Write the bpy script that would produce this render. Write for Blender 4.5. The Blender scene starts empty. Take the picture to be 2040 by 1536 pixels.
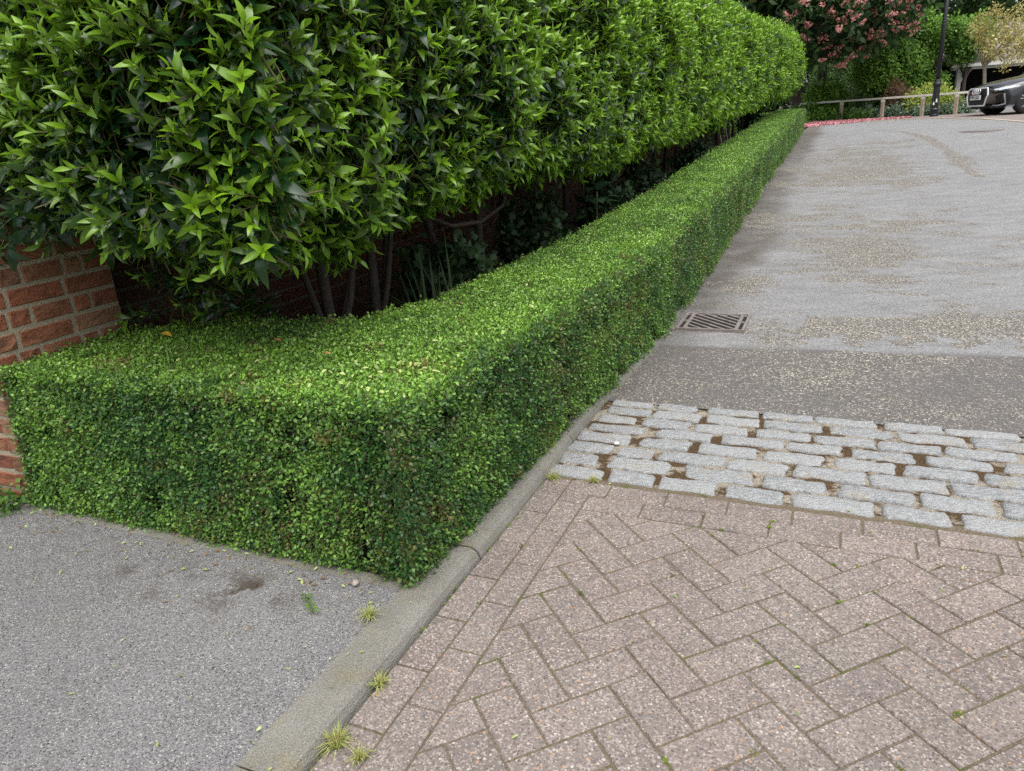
import bpy, bmesh, math, random
import numpy as np
from mathutils import Vector, Matrix, Euler

random.seed(7)
RNG = np.random.default_rng(7)
scene = bpy.context.scene
col = scene.collection
R = math.radians

# ------------------------------------------------------------------ camera, sky, sun, exposure
CAM_H = 1.2296
CAM_M = Matrix(((0.9974143, -0.0236466, -0.0678638),
                (-0.0718656, -0.3281894, -0.9418742),
                (0.0, 0.9443159, -0.3290402)))       # rows: image right, image down, view direction (world axes)
cam_d = bpy.data.cameras.new('camera')
cam = bpy.data.objects.new('camera', cam_d)
col.objects.link(cam)
# build the rotation from the calibrated axes
ax = Vector((0.9974143251, -0.0236466688, -0.0678638276))
ay = Vector((-0.0718656, -0.32818939, -0.94187423))
az = Vector((0.0, 0.94431592, -0.32904018))
rotm = Matrix((ax, -ay, -az)).transposed()
cam.matrix_world = Matrix.Translation((0, 0, CAM_H)) @ rotm.to_4x4()
cam_d.sensor_width = 36.0
cam_d.lens = 1450.0 / 2040.0 * 36.0
cam_d.clip_start = 0.05
cam_d.clip_end = 900.0
scene.camera = cam

SUN_EL, SUN_AZ = R(70), R(165)
world = bpy.data.worlds.new('World')
scene.world = world
world.use_nodes = True
wn, wl = world.node_tree.nodes, world.node_tree.links
wn.clear()
sky = wn.new('ShaderNodeTexSky')
sky.sky_type = 'NISHITA'
sky.sun_disc = False
sky.sun_elevation = SUN_EL
sky.sun_rotation = SUN_AZ
sky.air_density = 1.0
sky.dust_density = 4.0
sky.ozone_density = 1.0
hs = wn.new('ShaderNodeHueSaturation')
hs.inputs['Saturation'].default_value = 0.35
bg = wn.new('ShaderNodeBackground')
bg.inputs['Strength'].default_value = 0.13
wo = wn.new('ShaderNodeOutputWorld')
wl.new(sky.outputs[0], hs.inputs['Color'])
wl.new(hs.outputs[0], bg.inputs[0])
wl.new(bg.outputs[0], wo.inputs[0])

sun_d = bpy.data.lights.new('sun', 'SUN')
sun_d.energy = 1.5
sun_d.angle = R(80)
sun_d.color = (1.0, 0.96, 0.9)
sun = bpy.data.objects.new('sun', sun_d)
col.objects.link(sun)
sdir = Vector((math.sin(SUN_AZ) * math.cos(SUN_EL), math.cos(SUN_AZ) * math.cos(SUN_EL), math.sin(SUN_EL)))
sun.rotation_euler = sdir.to_track_quat('Z', 'Y').to_euler()

scene.view_settings.view_transform = 'Standard'
scene.view_settings.look = 'None'
scene.view_settings.gamma = 1.0
scene.view_settings.use_curve_mapping = False
scene.view_settings.exposure = 0.9
scene.render.engine = 'CYCLES'
scene.cycles.max_bounces = 6
scene.cycles.diffuse_bounces = 2
scene.cycles.glossy_bounces = 2
scene.cycles.transmission_bounces = 3
scene.cycles.transparent_max_bounces = 4
scene.cycles.use_denoising = False
scene.cycles.denoiser = 'OPENIMAGEDENOISE'
scene.cycles.denoising_input_passes = 'RGB_ALBEDO_NORMAL'

# ------------------------------------------------------------------ frame of the place: s runs along the kerb, o to its right
U = np.array([0.4179, 0.9085])
V = np.array([0.9085, -0.4179])
KANG = math.atan2(0.9085, 0.4179)


def sp(x, w):
    x = np.asarray(x, float)
    return w * np.log1p(np.exp(np.clip(x / w, -50, 50)))


def G(s):
    """height of the ground: flat by the camera, rising along the lane"""
    return 0.0445 * sp(np.asarray(s) - 4.4, .7) - 0.0325 * sp(np.asarray(s) - 20.5, 1.0)


def W(s, o, z=0.0):
    return Vector((s * U[0] + o * V[0], s * U[1] + o * V[1], z))


def Wn(s, o, z):
    s, o, z = np.broadcast_arrays(np.asarray(s, float), np.asarray(o, float), np.asarray(z, float))
    return np.stack([s * U[0] + o * V[0], s * U[1] + o * V[1], z], -1)


def project(p):
    p = np.asarray(p, float) - np.array([0, 0, CAM_H])
    A = np.array([ax, ay, az])
    c = p @ A.T
    return 1020 + 1450 * c[..., 0] / c[..., 2], 768 + 1450 * c[..., 1] / c[..., 2], c[..., 2]


def hash3(i, j, k, seed):
    n = (i.astype(np.int64) * 374761393 + j.astype(np.int64) * 668265263 + k.astype(np.int64) * 2147483647 + seed * 1274126177) & 0xffffffff
    n = ((n ^ (n >> 13)) * 1274126177) & 0xffffffff
    n = ((n ^ (n >> 16)) * 2246822519) & 0xffffffff
    return ((n ^ (n >> 15)) & 0xffff) / 65535.0


def vnoise(p, freq, seed=0):
    p = np.asarray(p, float) * freq
    f = np.floor(p)
    t = p - f
    t = t * t * (3 - 2 * t)
    i, j, k = f[..., 0], f[..., 1], f[..., 2]
    out = 0
    for a in (0, 1):
        for b in (0, 1):
            for c in (0, 1):
                w = (t[..., 0] if a else 1 - t[..., 0]) * (t[..., 1] if b else 1 - t[..., 1]) * (t[..., 2] if c else 1 - t[..., 2])
                out = out + w * hash3(i + a, j + b, k + c, seed)
    return out


# ------------------------------------------------------------------ object helpers
def tag(o, label=None, cat=None, group=None, kind=None):
    if label: o['label'] = label
    if cat: o['category'] = cat
    if group: o['group'] = group
    if kind: o['kind'] = kind
    return o


def empty(name, loc=(0, 0, 0), rz=0.0):
    o = bpy.data.objects.new(name, None)
    o.location = loc
    o.rotation_euler = (0, 0, rz)
    o.empty_display_size = 0.1
    col.objects.link(o)
    return o


def link(name, me, parent=None, mw=None):
    """parent given: me is in WORLD coordinates unless mw says otherwise"""
    o = bpy.data.objects.new(name, me)
    col.objects.link(o)
    if parent is not None:
        o.parent = parent
        if parent.type == 'EMPTY' or True:
            pm = world_of(parent)
            o.matrix_parent_inverse = pm.inverted()
    if mw is not None:
        o.matrix_basis = mw
    return o


def world_of(o):
    m = o.matrix_basis.copy()
    if o.parent:
        m = world_of(o.parent) @ o.matrix_parent_inverse @ m
    return m


def mesh_np(name, verts, faces, mats=(), smooth=False, attrs=None, mat_idx=None):
    me = bpy.data.meshes.new(name)
    me.from_pydata([tuple(v) for v in verts], [], [tuple(f) for f in faces])
    for m in mats:
        me.materials.append(m)
    if smooth and len(me.polygons):
        me.polygons.foreach_set('use_smooth', [True] * len(me.polygons))
    if mat_idx is not None:
        me.polygons.foreach_set('material_index', list(mat_idx))
    for k, a in (attrs or {}).items():
        at = me.attributes.new(k, 'FLOAT', 'POINT')
        at.data.foreach_set('value', np.asarray(a, np.float32))
    me.update()
    return me


class MB:
    """collects simple solids into one mesh"""
    def __init__(s):
        s.v, s.f, s.m = [], [], []

    def add(s, vs, fs, mi=0):
        n = len(s.v)
        s.v += [tuple(p) for p in vs]
        s.f += [tuple(i + n for i in f) for f in fs]
        s.m += [mi] * len(fs)

    def box(s, a, b, T=None, mi=0):
        x0, y0, z0 = a; x1, y1, z1 = b
        vs = [Vector(p) for p in ((x0, y0, z0), (x1, y0, z0), (x1, y1, z0), (x0, y1, z0), (x0, y0, z1), (x1, y0, z1), (x1, y1, z1), (x0, y1, z1))]
        if T is not None: vs = [T @ p for p in vs]
        s.add(vs, ((0, 3, 2, 1), (4, 5, 6, 7), (0, 1, 5, 4), (1, 2, 6, 5), (2, 3, 7, 6), (3, 0, 4, 7)), mi)

    def tube(s, pts, rad, n=8, caps=True, mi=0):
        pts = [Vector(p) for p in pts]
        rings = []
        up = None
        for i, p in enumerate(pts):
            d = (pts[min(i + 1, len(pts) - 1)] - pts[max(i - 1, 0)]).normalized()
            a = d.orthogonal().normalized() if up is None else (up - d * up.dot(d)).normalized()
            up = a
            b = d.cross(a)
            r = rad[i] if hasattr(rad, '__len__') else rad
            rings.append([p + (a * math.cos(2 * math.pi * k / n) + b * math.sin(2 * math.pi * k / n)) * r for k in range(n)])
        vs = [q for r in rings for q in r]
        fs = []
        for i in range(len(pts) - 1):
            for k in range(n):
                fs.append((i * n + k, i * n + (k + 1) % n, (i + 1) * n + (k + 1) % n, (i + 1) * n + k))
        if caps:
            fs.append(tuple(reversed(range(n))))
            fs.append(tuple(range((len(pts) - 1) * n, len(pts) * n)))
        s.add(vs, fs, mi)

    def lathe(s, prof, c=(0, 0, 0), n=16, axis='z', mi=0):
        vs, fs = [], []
        for r, z in prof:
            for k in range(n):
                a = 2 * math.pi * k / n
                if axis == 'z': q = (r * math.cos(a), r * math.sin(a), z)
                else: q = (r * math.cos(a), z, r * math.sin(a))
                vs.append((q[0] + c[0], q[1] + c[1], q[2] + c[2]))
        for i in range(len(prof) - 1):
            for k in range(n):
                q = (i * n + k, i * n + (k + 1) % n, (i + 1) * n + (k + 1) % n, (i + 1) * n + k)
                fs.append(q if axis == 'z' else tuple(reversed(q)))
        fs.append(tuple(reversed(range(n))) if axis == 'z' else tuple(range(n)))
        e = range((len(prof) - 1) * n, len(prof) * n)
        fs.append(tuple(e) if axis == 'z' else tuple(reversed(e)))
        s.add(vs, fs, mi)

    def mesh(s, name, mats, smooth=False):
        return mesh_np(name, s.v, s.f, mats if isinstance(mats, (list, tuple)) else [mats], smooth, None, s.m)

    def build(s, name, mats, parent=None, smooth=False, mw=None):
        return link(name, s.mesh(name, mats, smooth), parent, mw)


# ------------------------------------------------------------------ materials
class NT:
    def __init__(s, name):
        s.m = bpy.data.materials.new(name)
        s.m.use_nodes = True
        s.t = s.m.node_tree
        s.t.nodes.clear()
        s.out = s.t.nodes.new('ShaderNodeOutputMaterial')
        s.b = s.t.nodes.new('ShaderNodeBsdfPrincipled')
        s.t.links.new(s.b.outputs[0], s.out.inputs[0])
        s._pos = None

    def n(s, ty, **kw):
        nd = s.t.nodes.new(ty)
        for k, v in kw.items():
            setattr(nd, k, v)
        return nd

    def l(s, a, b):
        s.t.links.new(a, b)

    def put(s, sock, v):
        if isinstance(v, bpy.types.NodeSocket): s.l(v, sock)
        elif isinstance(v, (tuple, list)): sock.default_value = tuple(v) + ((1.0,) if len(v) == 3 and len(sock.default_value) == 4 else ())
        else: sock.default_value = v

    def pos(s):
        if s._pos is None:
            s._pos = s.n('ShaderNodeNewGeometry').outputs['Position']
        return s._pos

    def mapped(s, scale=(1, 1, 1), rot=0.0, vec=None):
        mp = s.n('ShaderNodeMapping')
        mp.inputs['Scale'].default_value = scale
        mp.inputs['Rotation'].default_value = (0, 0, rot)
        s.l(vec or s.pos(), mp.inputs['Vector'])
        return mp.outputs[0]

    def noise(s, scale, detail=3, rough=.55, vec=None, dist=0.0):
        nd = s.n('ShaderNodeTexNoise')
        nd.inputs['Scale'].default_value = scale
        nd.inputs['Detail'].default_value = detail
        nd.inputs['Roughness'].default_value = rough
        nd.inputs['Distortion'].default_value = dist
        s.l(vec or s.pos(), nd.inputs['Vector'])
        return nd.outputs['Fac']

    def voro(s, scale, vec=None, out='Distance', feature='F1', rnd=1.0):
        nd = s.n('ShaderNodeTexVoronoi', feature=feature)
        nd.inputs['Scale'].default_value = scale
        nd.inputs['Randomness'].default_value = rnd
        s.l(vec or s.pos(), nd.inputs['Vector'])
        return nd.outputs[out]

    def ramp(s, fac, a, b, lo=0.0, hi=1.0):
        nd = s.n('ShaderNodeMapRange')
        nd.inputs[1].default_value = a
        nd.inputs[2].default_value = b
        nd.inputs[3].default_value = lo
        nd.inputs[4].default_value = hi
        s.put(nd.inputs[0], fac)
        return nd.outputs[0]

    def math(s, op, a, b=0.0, clamp=False):
        nd = s.n('ShaderNodeMath', operation=op, use_clamp=clamp)
        s.put(nd.inputs[0], a)
        s.put(nd.inputs[1], b)
        return nd.outputs[0]

    def mix(s, fac, a, b, mode='MIX'):
        nd = s.n('ShaderNodeMix', data_type='RGBA', blend_type=mode)
        s.put(nd.inputs[0], fac)
        s.put(nd.inputs[6], a)
        s.put(nd.inputs[7], b)
        return nd.outputs[2]

    def attr(s, name, ty='GEOMETRY', out='Fac'):
        nd = s.n('ShaderNodeAttribute', attribute_name=name, attribute_type=ty)
        return nd.outputs[out]

    def rnd(s):
        return s.n('ShaderNodeObjectInfo').outputs['Random']

    def val(s, color, f):
        """multiply a colour by a scalar socket"""
        nd = s.n('ShaderNodeVectorMath', operation='SCALE')
        s.put(nd.inputs[0], color if isinstance(color, bpy.types.NodeSocket) else tuple(color))
        s.put(nd.inputs['Scale'], f)
        return nd.outputs[0]

    def bump(s, h, strength=.3, dist=.01):
        nd = s.n('ShaderNodeBump')
        nd.inputs['Strength'].default_value = strength
        nd.inputs['Distance'].default_value = dist
        s.put(nd.inputs['Height'], h)
        s.l(nd.outputs[0], s.b.inputs['Normal'])

    def fin(s, color, rough=.8, metal=0.0, spec=None):
        s.put(s.b.inputs['Base Color'], color)
        s.put(s.b.inputs['Roughness'], rough)
        s.b.inputs['Metallic'].default_value = metal
        if spec is not None: s.b.inputs['Specular IOR Level'].default_value = spec
        return s.m


def plain(name, c, rough=.6, metal=0.0, spec=None, var=.12, scale=20, bump=0.0):
    t = NT(name)
    n = t.noise(scale, 4)
    colr = t.val(c, t.ramp(n, .25, .75, 1 - var, 1 + var))
    if bump: t.bump(n, bump, .01)
    return t.fin(colr, rough, metal, spec)


def leaf_mat(name, old, young, rough=.38, trans=.25, spec=.5, brown=None, clear=0.0, nscale=30):
    t = NT(name)
    y = t.math('ADD', t.attr('young'), t.attr('tone', 'INSTANCER'))
    y = t.math('ADD', y, t.ramp(t.noise(nscale, 2), .3, .7, -.12, .12), True)
    c = t.mix(y, old, young)
    if brown:
        c = t.mix(t.attr('dry', 'INSTANCER'), c, brown)
    # underside paler
    back = t.n('ShaderNodeNewGeometry').outputs['Backfacing']
    c2 = t.mix(t.math('MULTIPLY', back, .45), c, t.mix(.5, c, (.16, .24, .09)))
    t.fin(c2, rough, 0, spec)
    tr = t.n('ShaderNodeBsdfTranslucent')
    t.l(t.mix(.6, c2, young), tr.inputs[0])
    mx = t.n('ShaderNodeMixShader')
    mx.inputs[0].default_value = trans
    t.l(t.b.outputs[0], mx.inputs[1])
    t.l(tr.outputs[0], mx.inputs[2])
    t.l(mx.outputs[0], t.out.inputs[0])
    return t.m


M = {}
M['laurel'] = leaf_mat('laurel_leaf', (.010, .040, .013), (.215, .405, .016), .23, .22, .5, nscale=7)
M['box'] = leaf_mat('box_leaf', (.024, .090, .022), (.25, .46, .062), .34, .22, .45, brown=(.20, .12, .05), nscale=9)
M['twig'] = plain('green_twig', (.10, .09, .035), .7)
M['bark'] = plain('dark_bark', (.055, .042, .032), .85, scale=60, bump=.5, var=.35)
M['greybark'] = plain('grey_bark', (.22, .19, .15), .85, scale=40, bump=.5, var=.25)
M['core'] = plain('hedge_dark_core', (.018, .022, .010), .95, scale=25, var=.4)  # flat dark colour of the solid cores inside both hedges
M['soil'] = plain('dark_soil', (.045, .033, .024), .95, scale=30, bump=.6, var=.4)
M['black'] = plain('black_paint', (.012, .014, .018), .35, var=.1)
M['white'] = plain('white_paint', (.75, .75, .72), .5, var=.05)
M['wood'] = plain('pale_timber', (.36, .29, .20), .8, scale=14, var=.25, bump=.2)
M['woodtop'] = plain('weathered_timber', (.56, .54, .46), .8, scale=14, var=.2, bump=.2)


def m_paver():
    t = NT('paver')
    base = t.mix(t.rnd(), (.148, .121, .111), (.224, .184, .167))
    base = t.mix(t.ramp(t.noise(2.2, 3), .35, .7), base, (.190, .166, .152))
    grit = t.voro(230, out='Color')
    sep = t.n('ShaderNodeSeparateColor'); t.l(grit, sep.inputs[0])
    base = t.mix(t.ramp(sep.outputs[0], .55, 1, 0, .75), base, (.40, .35, .31))
    base = t.mix(t.ramp(sep.outputs[1], .6, 1, 0, .75), base, (.085, .07, .065))
    big = t.voro(150, out='Color')
    sep2 = t.n('ShaderNodeSeparateColor'); t.l(big, sep2.inputs[0])
    edge = t.voro(150)
    cut = t.math('ADD', .25, t.math('MULTIPLY', sep2.outputs[2], .25))
    spot = t.math('LESS_THAN', edge, cut)
    base = t.mix(t.math('MULTIPLY', t.ramp(sep2.outputs[0], .90, .92), spot), base, (.42, .385, .34))
    base = t.mix(t.math('MULTIPLY', t.ramp(sep2.outputs[1], .965, .97), spot), base, (.38, .23, .13))
    base = t.mix(t.math('MULTIPLY', t.ramp(sep2.outputs[1], .08, .06), spot), base, (.10, .085, .078))
    base = t.val(base, t.ramp(t.noise(1.3, 5, .65), .3, .7, .86, 1.14))
    base = t.mix(t.ramp(t.noise(3.4, 5, .7), .62, .78, 0, .35), base, (.125, .11, .09))
    # a few lichen blotches with their own shape
    li = t.math('MULTIPLY', t.ramp(t.noise(6, 2), .70, .76), t.ramp(t.noise(80, 3), .40, .6))
    base = t.mix(t.math('MULTIPLY', li, .7), base, (.52, .52, .48))
    t.bump(t.math('ADD', t.math('MULTIPLY', edge, .5), t.noise(260, 2)), .5, .004)
    return t.fin(base, .85, 0, .3)


def m_granite():
    t = NT('granite_sett')
    v = t.mapped((1, 3.2, 1), -KANG + math.pi / 2)
    n1 = t.noise(38, 5, .7, v)
    n2 = t.noise(160, 3, .7)
    base = t.mix(t.rnd(), (.20, .207, .212), (.30, .302, .298))
    base = t.mix(t.ramp(n1, .38, .62), base, (.385, .395, .40))
    base = t.mix(t.ramp(n2, .52, .7, 0, .75), base, (.13, .14, .15))
    base = t.mix(t.ramp(t.noise(9, 3), .58, .75, 0, .6), base, (.33, .29, .20))
    t.bump(t.math('ADD', n1, t.math('MULTIPLY', n2, .6)), .75, .012)
    return t.fin(base, .8, 0, .3)


def m_mortar():
    t = NT('mortar_and_moss')
    n = t.noise(7, 4, .65)
    grain = t.noise(170, 3)
    base = t.mix(t.ramp(grain, .3, .7), (.19, .165, .125), (.42, .38, .31))
    base = t.mix(t.ramp(n, .45, .52), base, t.mix(t.ramp(grain, .4, .6), (.060, .040, .022), (.125, .082, .045)))
    t.bump(t.math('ADD', grain, n), .8, .015)
    return t.fin(base, .95, 0, .1)


def m_joint():
    t = NT('jointing_sand')
    n = t.noise(9, 3)
    g = t.noise(200, 2)
    base = t.mix(t.ramp(g, .3, .7), (.085, .07, .05), (.19, .155, .11))
    base = t.mix(t.ramp(n, .55, .7), base, (.085, .095, .028))
    t.bump(g, .6, .006)
    return t.fin(base, .95, 0, .1)


def m_kerb():
    t = NT('concrete_kerb')
    n = t.noise(5, 5)
    g = t.noise(240, 2)
    base = t.mix(t.ramp(n, .3, .7), (.155, .148, .128), (.225, .218, .195))
    base = t.mix(t.ramp(t.noise(11, 4), .55, .75, 0, .5), base, (.20, .17, .075))
    base = t.val(base, t.ramp(g, .3, .7, .7, 1.3))
    base = t.mix(t.ramp(t.noise(60, 4, .7), .62, .72, 0, .6), base, (.10, .095, .085))
    base = t.mix(t.ramp(t.noise(35, 4, .7), .68, .74, 0, .6), base, (.34, .33, .29))
    t.bump(t.math('ADD', t.math('ADD', g, n), t.noise(45, 4, .7)), .6, .008)
    return t.fin(base, .9, 0, .2)


def m_tarmac_left():
    t = NT('footway_tarmac')
    c = t.voro(330, out='Color')
    sep = t.n('ShaderNodeSeparateColor'); t.l(c, sep.inputs[0])
    base = t.mix(t.ramp(t.noise(1.5, 4), .3, .7), (.165, .162, .166), (.215, .212, .212))
    base = t.mix(t.ramp(t.noise(6, 5, .7), .45, .7, 0, .5), base, (.145, .14, .135))
    base = t.val(base, t.ramp(sep.outputs[0], 0, 1, .62, 1.38))
    base = t.mix(t.ramp(sep.outputs[1], .95, .97), base, (.42, .40, .35))
    base = t.mix(t.ramp(sep.outputs[1], .06, .04), base, (.045, .043, .042))
    d = t.voro(330)
    d2 = t.voro(140)
    base = t.val(base, t.ramp(d2, .2, .6, 1.08, .85))
    # damp brown moss stains by the hedge, and pale scuffs
    st = t.math('MULTIPLY', t.ramp(t.noise(10, 5, .7), .50, .58), t.attr('stain'))
    base = t.mix(t.math('MULTIPLY', st, .7, True), base, (.055, .043, .03))
    base = t.mix(t.math('MULTIPLY', t.ramp(t.noise(5, 5, .7), .66, .74), .45), base, (.36, .345, .32))
    t.bump(t.math('ADD', t.math('MULTIPLY', d, -.7), t.math('MULTIPLY', d2, -.6)), .55, .006)
    return t.fin(base, .85, 0, .3)


def m_road():
    t = NT('lane_tarmac')
    v = t.mapped((1, 1, 1), 0)
    c = t.voro(150, out='Color')
    sep = t.n('ShaderNodeSeparateColor'); t.l(c, sep.inputs[0])
    worn = t.attr('worn')          # 1 = pale worn surface, 0 = dark newer tarmac
    gut = t.attr('gutter')
    grit = t.attr('grit')
    st = t.noise(2.6, 5, .65, t.mapped((1, 3, 1), -KANG + math.pi / 2))
    base = t.mix(worn, (.115, .107, .104), t.mix(t.ramp(st, .35, .65), (.185, .185, .187), (.24, .24, .242)))
    base = t.mix(t.math('MULTIPLY', gut, t.ramp(t.noise(4, 4), .3, .6, .55, 1)), base, (.10, .089, .077))
    base = t.mix(t.ramp(t.noise(1.1, 5, .6), .55, .75, 0, .35), base, (.14, .138, .136))
    base = t.val(base, t.ramp(sep.outputs[0], 0, 1, .72, 1.28))
    base = t.mix(t.ramp(sep.outputs[1], .9, .95, 0, .6), base, (.09, .085, .085))
    # washed-out grit lies in drifts
    g = t.math('ADD', grit, t.ramp(t.noise(30, 4, .7), .3, .7, -.12, .12))
    dens = t.ramp(g, .40, .56)
    base = t.mix(t.math('MULTIPLY', dens, .85), base, (.100, .094, .086))
    spk = t.math('MULTIPLY', t.ramp(sep.outputs[2], .74, .80), dens)
    base = t.mix(spk, base, t.mix(sep.outputs[0], (.22, .20, .165), (.52, .48, .40)))
    t.bump(t.math('MULTIPLY', t.voro(150), -1.0), .5, .006)
    return t.fin(base, .8, 0, .3)


def m_brick(name='red_brick', k=1.0):
    t = NT(name)
    r = t.rnd()
    cr = t.n('ShaderNodeValToRGB')
    e = cr.color_ramp.elements
    e[0].position = 0; e[0].color = (.19, .075, .045, 1)
    e[1].position = 1; e[1].color = (.31, .17, .10, 1)
    for p, c in ((.3, (.27, .10, .058, 1)), (.55, (.25, .115, .066, 1)), (.8, (.17, .088, .06, 1))):
        x = e.new(p); x.color = c
    t.l(r, cr.inputs[0])
    v = t.mapped((1, 1, 2.2))
    n = t.noise(24, 5, .65, v)
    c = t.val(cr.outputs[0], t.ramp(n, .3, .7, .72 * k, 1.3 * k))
    c = t.mix(t.ramp(t.noise(9, 3), .62, .75, 0, .7), c, (.11, .075, .055))
    c = t.mix(t.ramp(t.noise(45, 4), .66, .75, 0, .5), c, (.42, .33, .24))
    t.bump(t.math('ADD', n, t.math('MULTIPLY', t.noise(130, 3), .35)), .85, .012)
    return t.fin(c, .9, 0, .2)


def m_wallmortar(name='wall_mortar', k=1.0):
    t = NT(name)
    g = t.noise(150, 3)
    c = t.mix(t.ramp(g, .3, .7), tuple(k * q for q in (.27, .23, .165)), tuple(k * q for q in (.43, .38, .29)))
    t.bump(g, .7, .006)
    return t.fin(c, .95, 0, .1)


M['paver'], M['granite'], M['mortar'], M['joint'] = m_paver(), m_granite(), m_mortar(), m_joint()
M['kerb'], M['footway'], M['road'], M['brick'], M['wallmortar'] = m_kerb(), m_tarmac_left(), m_road(), m_brick(), m_wallmortar()
M['shadebrick'], M['shademortar'] = m_brick('shade_darkened_brick', .42), m_wallmortar('shade_darkened_mortar', .38)  # same brick and mortar darkened, the wall's shade is put into the colour
M['iron'] = plain('rusty_grey_iron', (.21, .18, .165), .6, .0, .4, var=.3, scale=18, bump=.3)
M['black_fill'] = plain('flat_black', (.006, .006, .006), .9)

# ------------------------------------------------------------------ instancing of foliage (stuff)
PROTO_GROUPS = {}


def proto_obj(name, me):
    return bpy.data.objects.new(name, me)      # referenced by the foliage nodes only


def scatter_group(name, protos):
    ng = bpy.data.node_groups.new(name, 'GeometryNodeTree')
    ng.interface.new_socket('Geometry', in_out='INPUT', socket_type='NodeSocketGeometry')
    ng.interface.new_socket('Geometry', in_out='OUTPUT', socket_type='NodeSocketGeometry')
    N, L = ng.nodes, ng.links
    gi, go = N.new('NodeGroupInput'), N.new('NodeGroupOutput')
    iop = N.new('GeometryNodeInstanceOnPoints')
    jn = N.new('GeometryNodeJoinGeometry')
    for p in protos:
        oi = N.new('GeometryNodeObjectInfo')
        oi.inputs['Object'].default_value = p
        oi.inputs['As Instance'].default_value = True
        L.new(oi.outputs['Geometry'], jn.inputs[0])
    L.new(gi.outputs[0], iop.inputs['Points'])
    L.new(jn.outputs[0], iop.inputs['Instance'])
    iop.inputs['Pick Instance'].default_value = True

    def na(nm, ty):
        x = N.new('GeometryNodeInputNamedAttribute')
        x.data_type = ty
        x.inputs[0].default_value = nm
        return next(s for s in x.outputs if s.enabled and s.name == 'Attribute')
    L.new(na('vi', 'INT'), iop.inputs['Instance Index'])
    L.new(na('rot', 'FLOAT_VECTOR'), iop.inputs['Rotation'])
    L.new(na('scl', 'FLOAT'), iop.inputs['Scale'])
    L.new(iop.outputs[0], go.inputs[0])
    return ng


def eulers(mats):
    """N x 3 x 3 rotation matrices (columns = local axes) to XYZ eulers"""
    sy = -mats[:, 2, 0]
    y = np.arcsin(np.clip(sy, -1, 1))
    x = np.arctan2(mats[:, 2, 1], mats[:, 2, 2])
    z = np.arctan2(mats[:, 1, 0], mats[:, 0, 0])
    return np.stack([x, y, z], 1)


def frames(axis, rng=RNG):
    """random roll about unit axis (N,3) -> matrices with local z along it"""
    n = len(axis)
    r = rng.normal(size=(n, 3))
    x = r - axis * np.sum(r * axis, 1, keepdims=True)
    x /= np.linalg.norm(x, axis=1, keepdims=True) + 1e-9
    y = np.cross(axis, x)
    return np.stack([x, y, axis], 2)


def scatter(name, parent, group, nvar, pos, rotm, scl, tone, dry=None, kind='stuff', rng=RNG):
    n = len(pos)
    me = bpy.data.meshes.new(name)
    me.vertices.add(n)
    me.vertices.foreach_set('co', np.asarray(pos, np.float32).ravel())
    a = me.attributes.new('rot', 'FLOAT_VECTOR', 'POINT'); a.data.foreach_set('vector', eulers(rotm).astype(np.float32).ravel())
    a = me.attributes.new('scl', 'FLOAT', 'POINT'); a.data.foreach_set('value', np.asarray(scl, np.float32))
    a = me.attributes.new('tone', 'FLOAT', 'POINT'); a.data.foreach_set('value', np.asarray(tone, np.float32))
    a = me.attributes.new('dry', 'FLOAT', 'POINT'); a.data.foreach_set('value', np.zeros(n, np.float32) if dry is None else np.asarray(dry, np.float32))
    a = me.attributes.new('vi', 'INT', 'POINT'); a.data.foreach_set('value', rng.integers(0, nvar, n).astype(np.int32))
    o = link(name, me, parent)
    md = o.modifiers.new('scatter', 'NODES')
    md.node_group = group
    if kind: o['kind'] = kind
    return o


def norm(a):
    return a / (np.linalg.norm(a, axis=-1, keepdims=True) + 1e-9)


# ------------------------------------------------------------------ leaf shapes
def leaf_geo(L, w, nseg=5, fold=.22, curl=.25, shape=(0, .62, 1, .92, .55, 0)):
    """leaf along +Y, upper face +Z; returns verts, faces"""
    ys = np.linspace(0, L, nseg + 1)
    sh = np.interp(np.linspace(0, 1, nseg + 1), np.linspace(0, 1, len(shape)), shape) * w / 2
    v, f = [], []
    for i, (y, h) in enumerate(zip(ys, sh)):
        z = -curl * (y / L) ** 2 * L + .06 * L * math.sin(math.pi * y / L)
        if h < 1e-6:
            v.append((0, y, z))
        else:
            v += [(-h, y, z + fold * h), (0, y, z), (h, y, z + fold * h)]
    k = 0
    idx = []
    for h in sh:
        if h < 1e-6: idx.append((k,)); k += 1
        else: idx.append((k, k + 1, k + 2)); k += 3
    for a, b in zip(idx[:-1], idx[1:]):
        if len(a) == 1: f += [(a[0], b[1], b[0]), (a[0], b[2], b[1])]
        elif len(b) == 1: f += [(a[0], a[1], b[0]), (a[1], a[2], b[0])]
        else: f += [(a[0], a[1], b[1], b[0]), (a[1], a[2], b[2], b[1])]
    return v, f


LEAF_SHAPES = [leaf_geo(1.0, .31, 5, .28, .26), leaf_geo(1.0, .34, 5, .18, .42), leaf_geo(1.0, .27, 5, .36, .12)]


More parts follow.
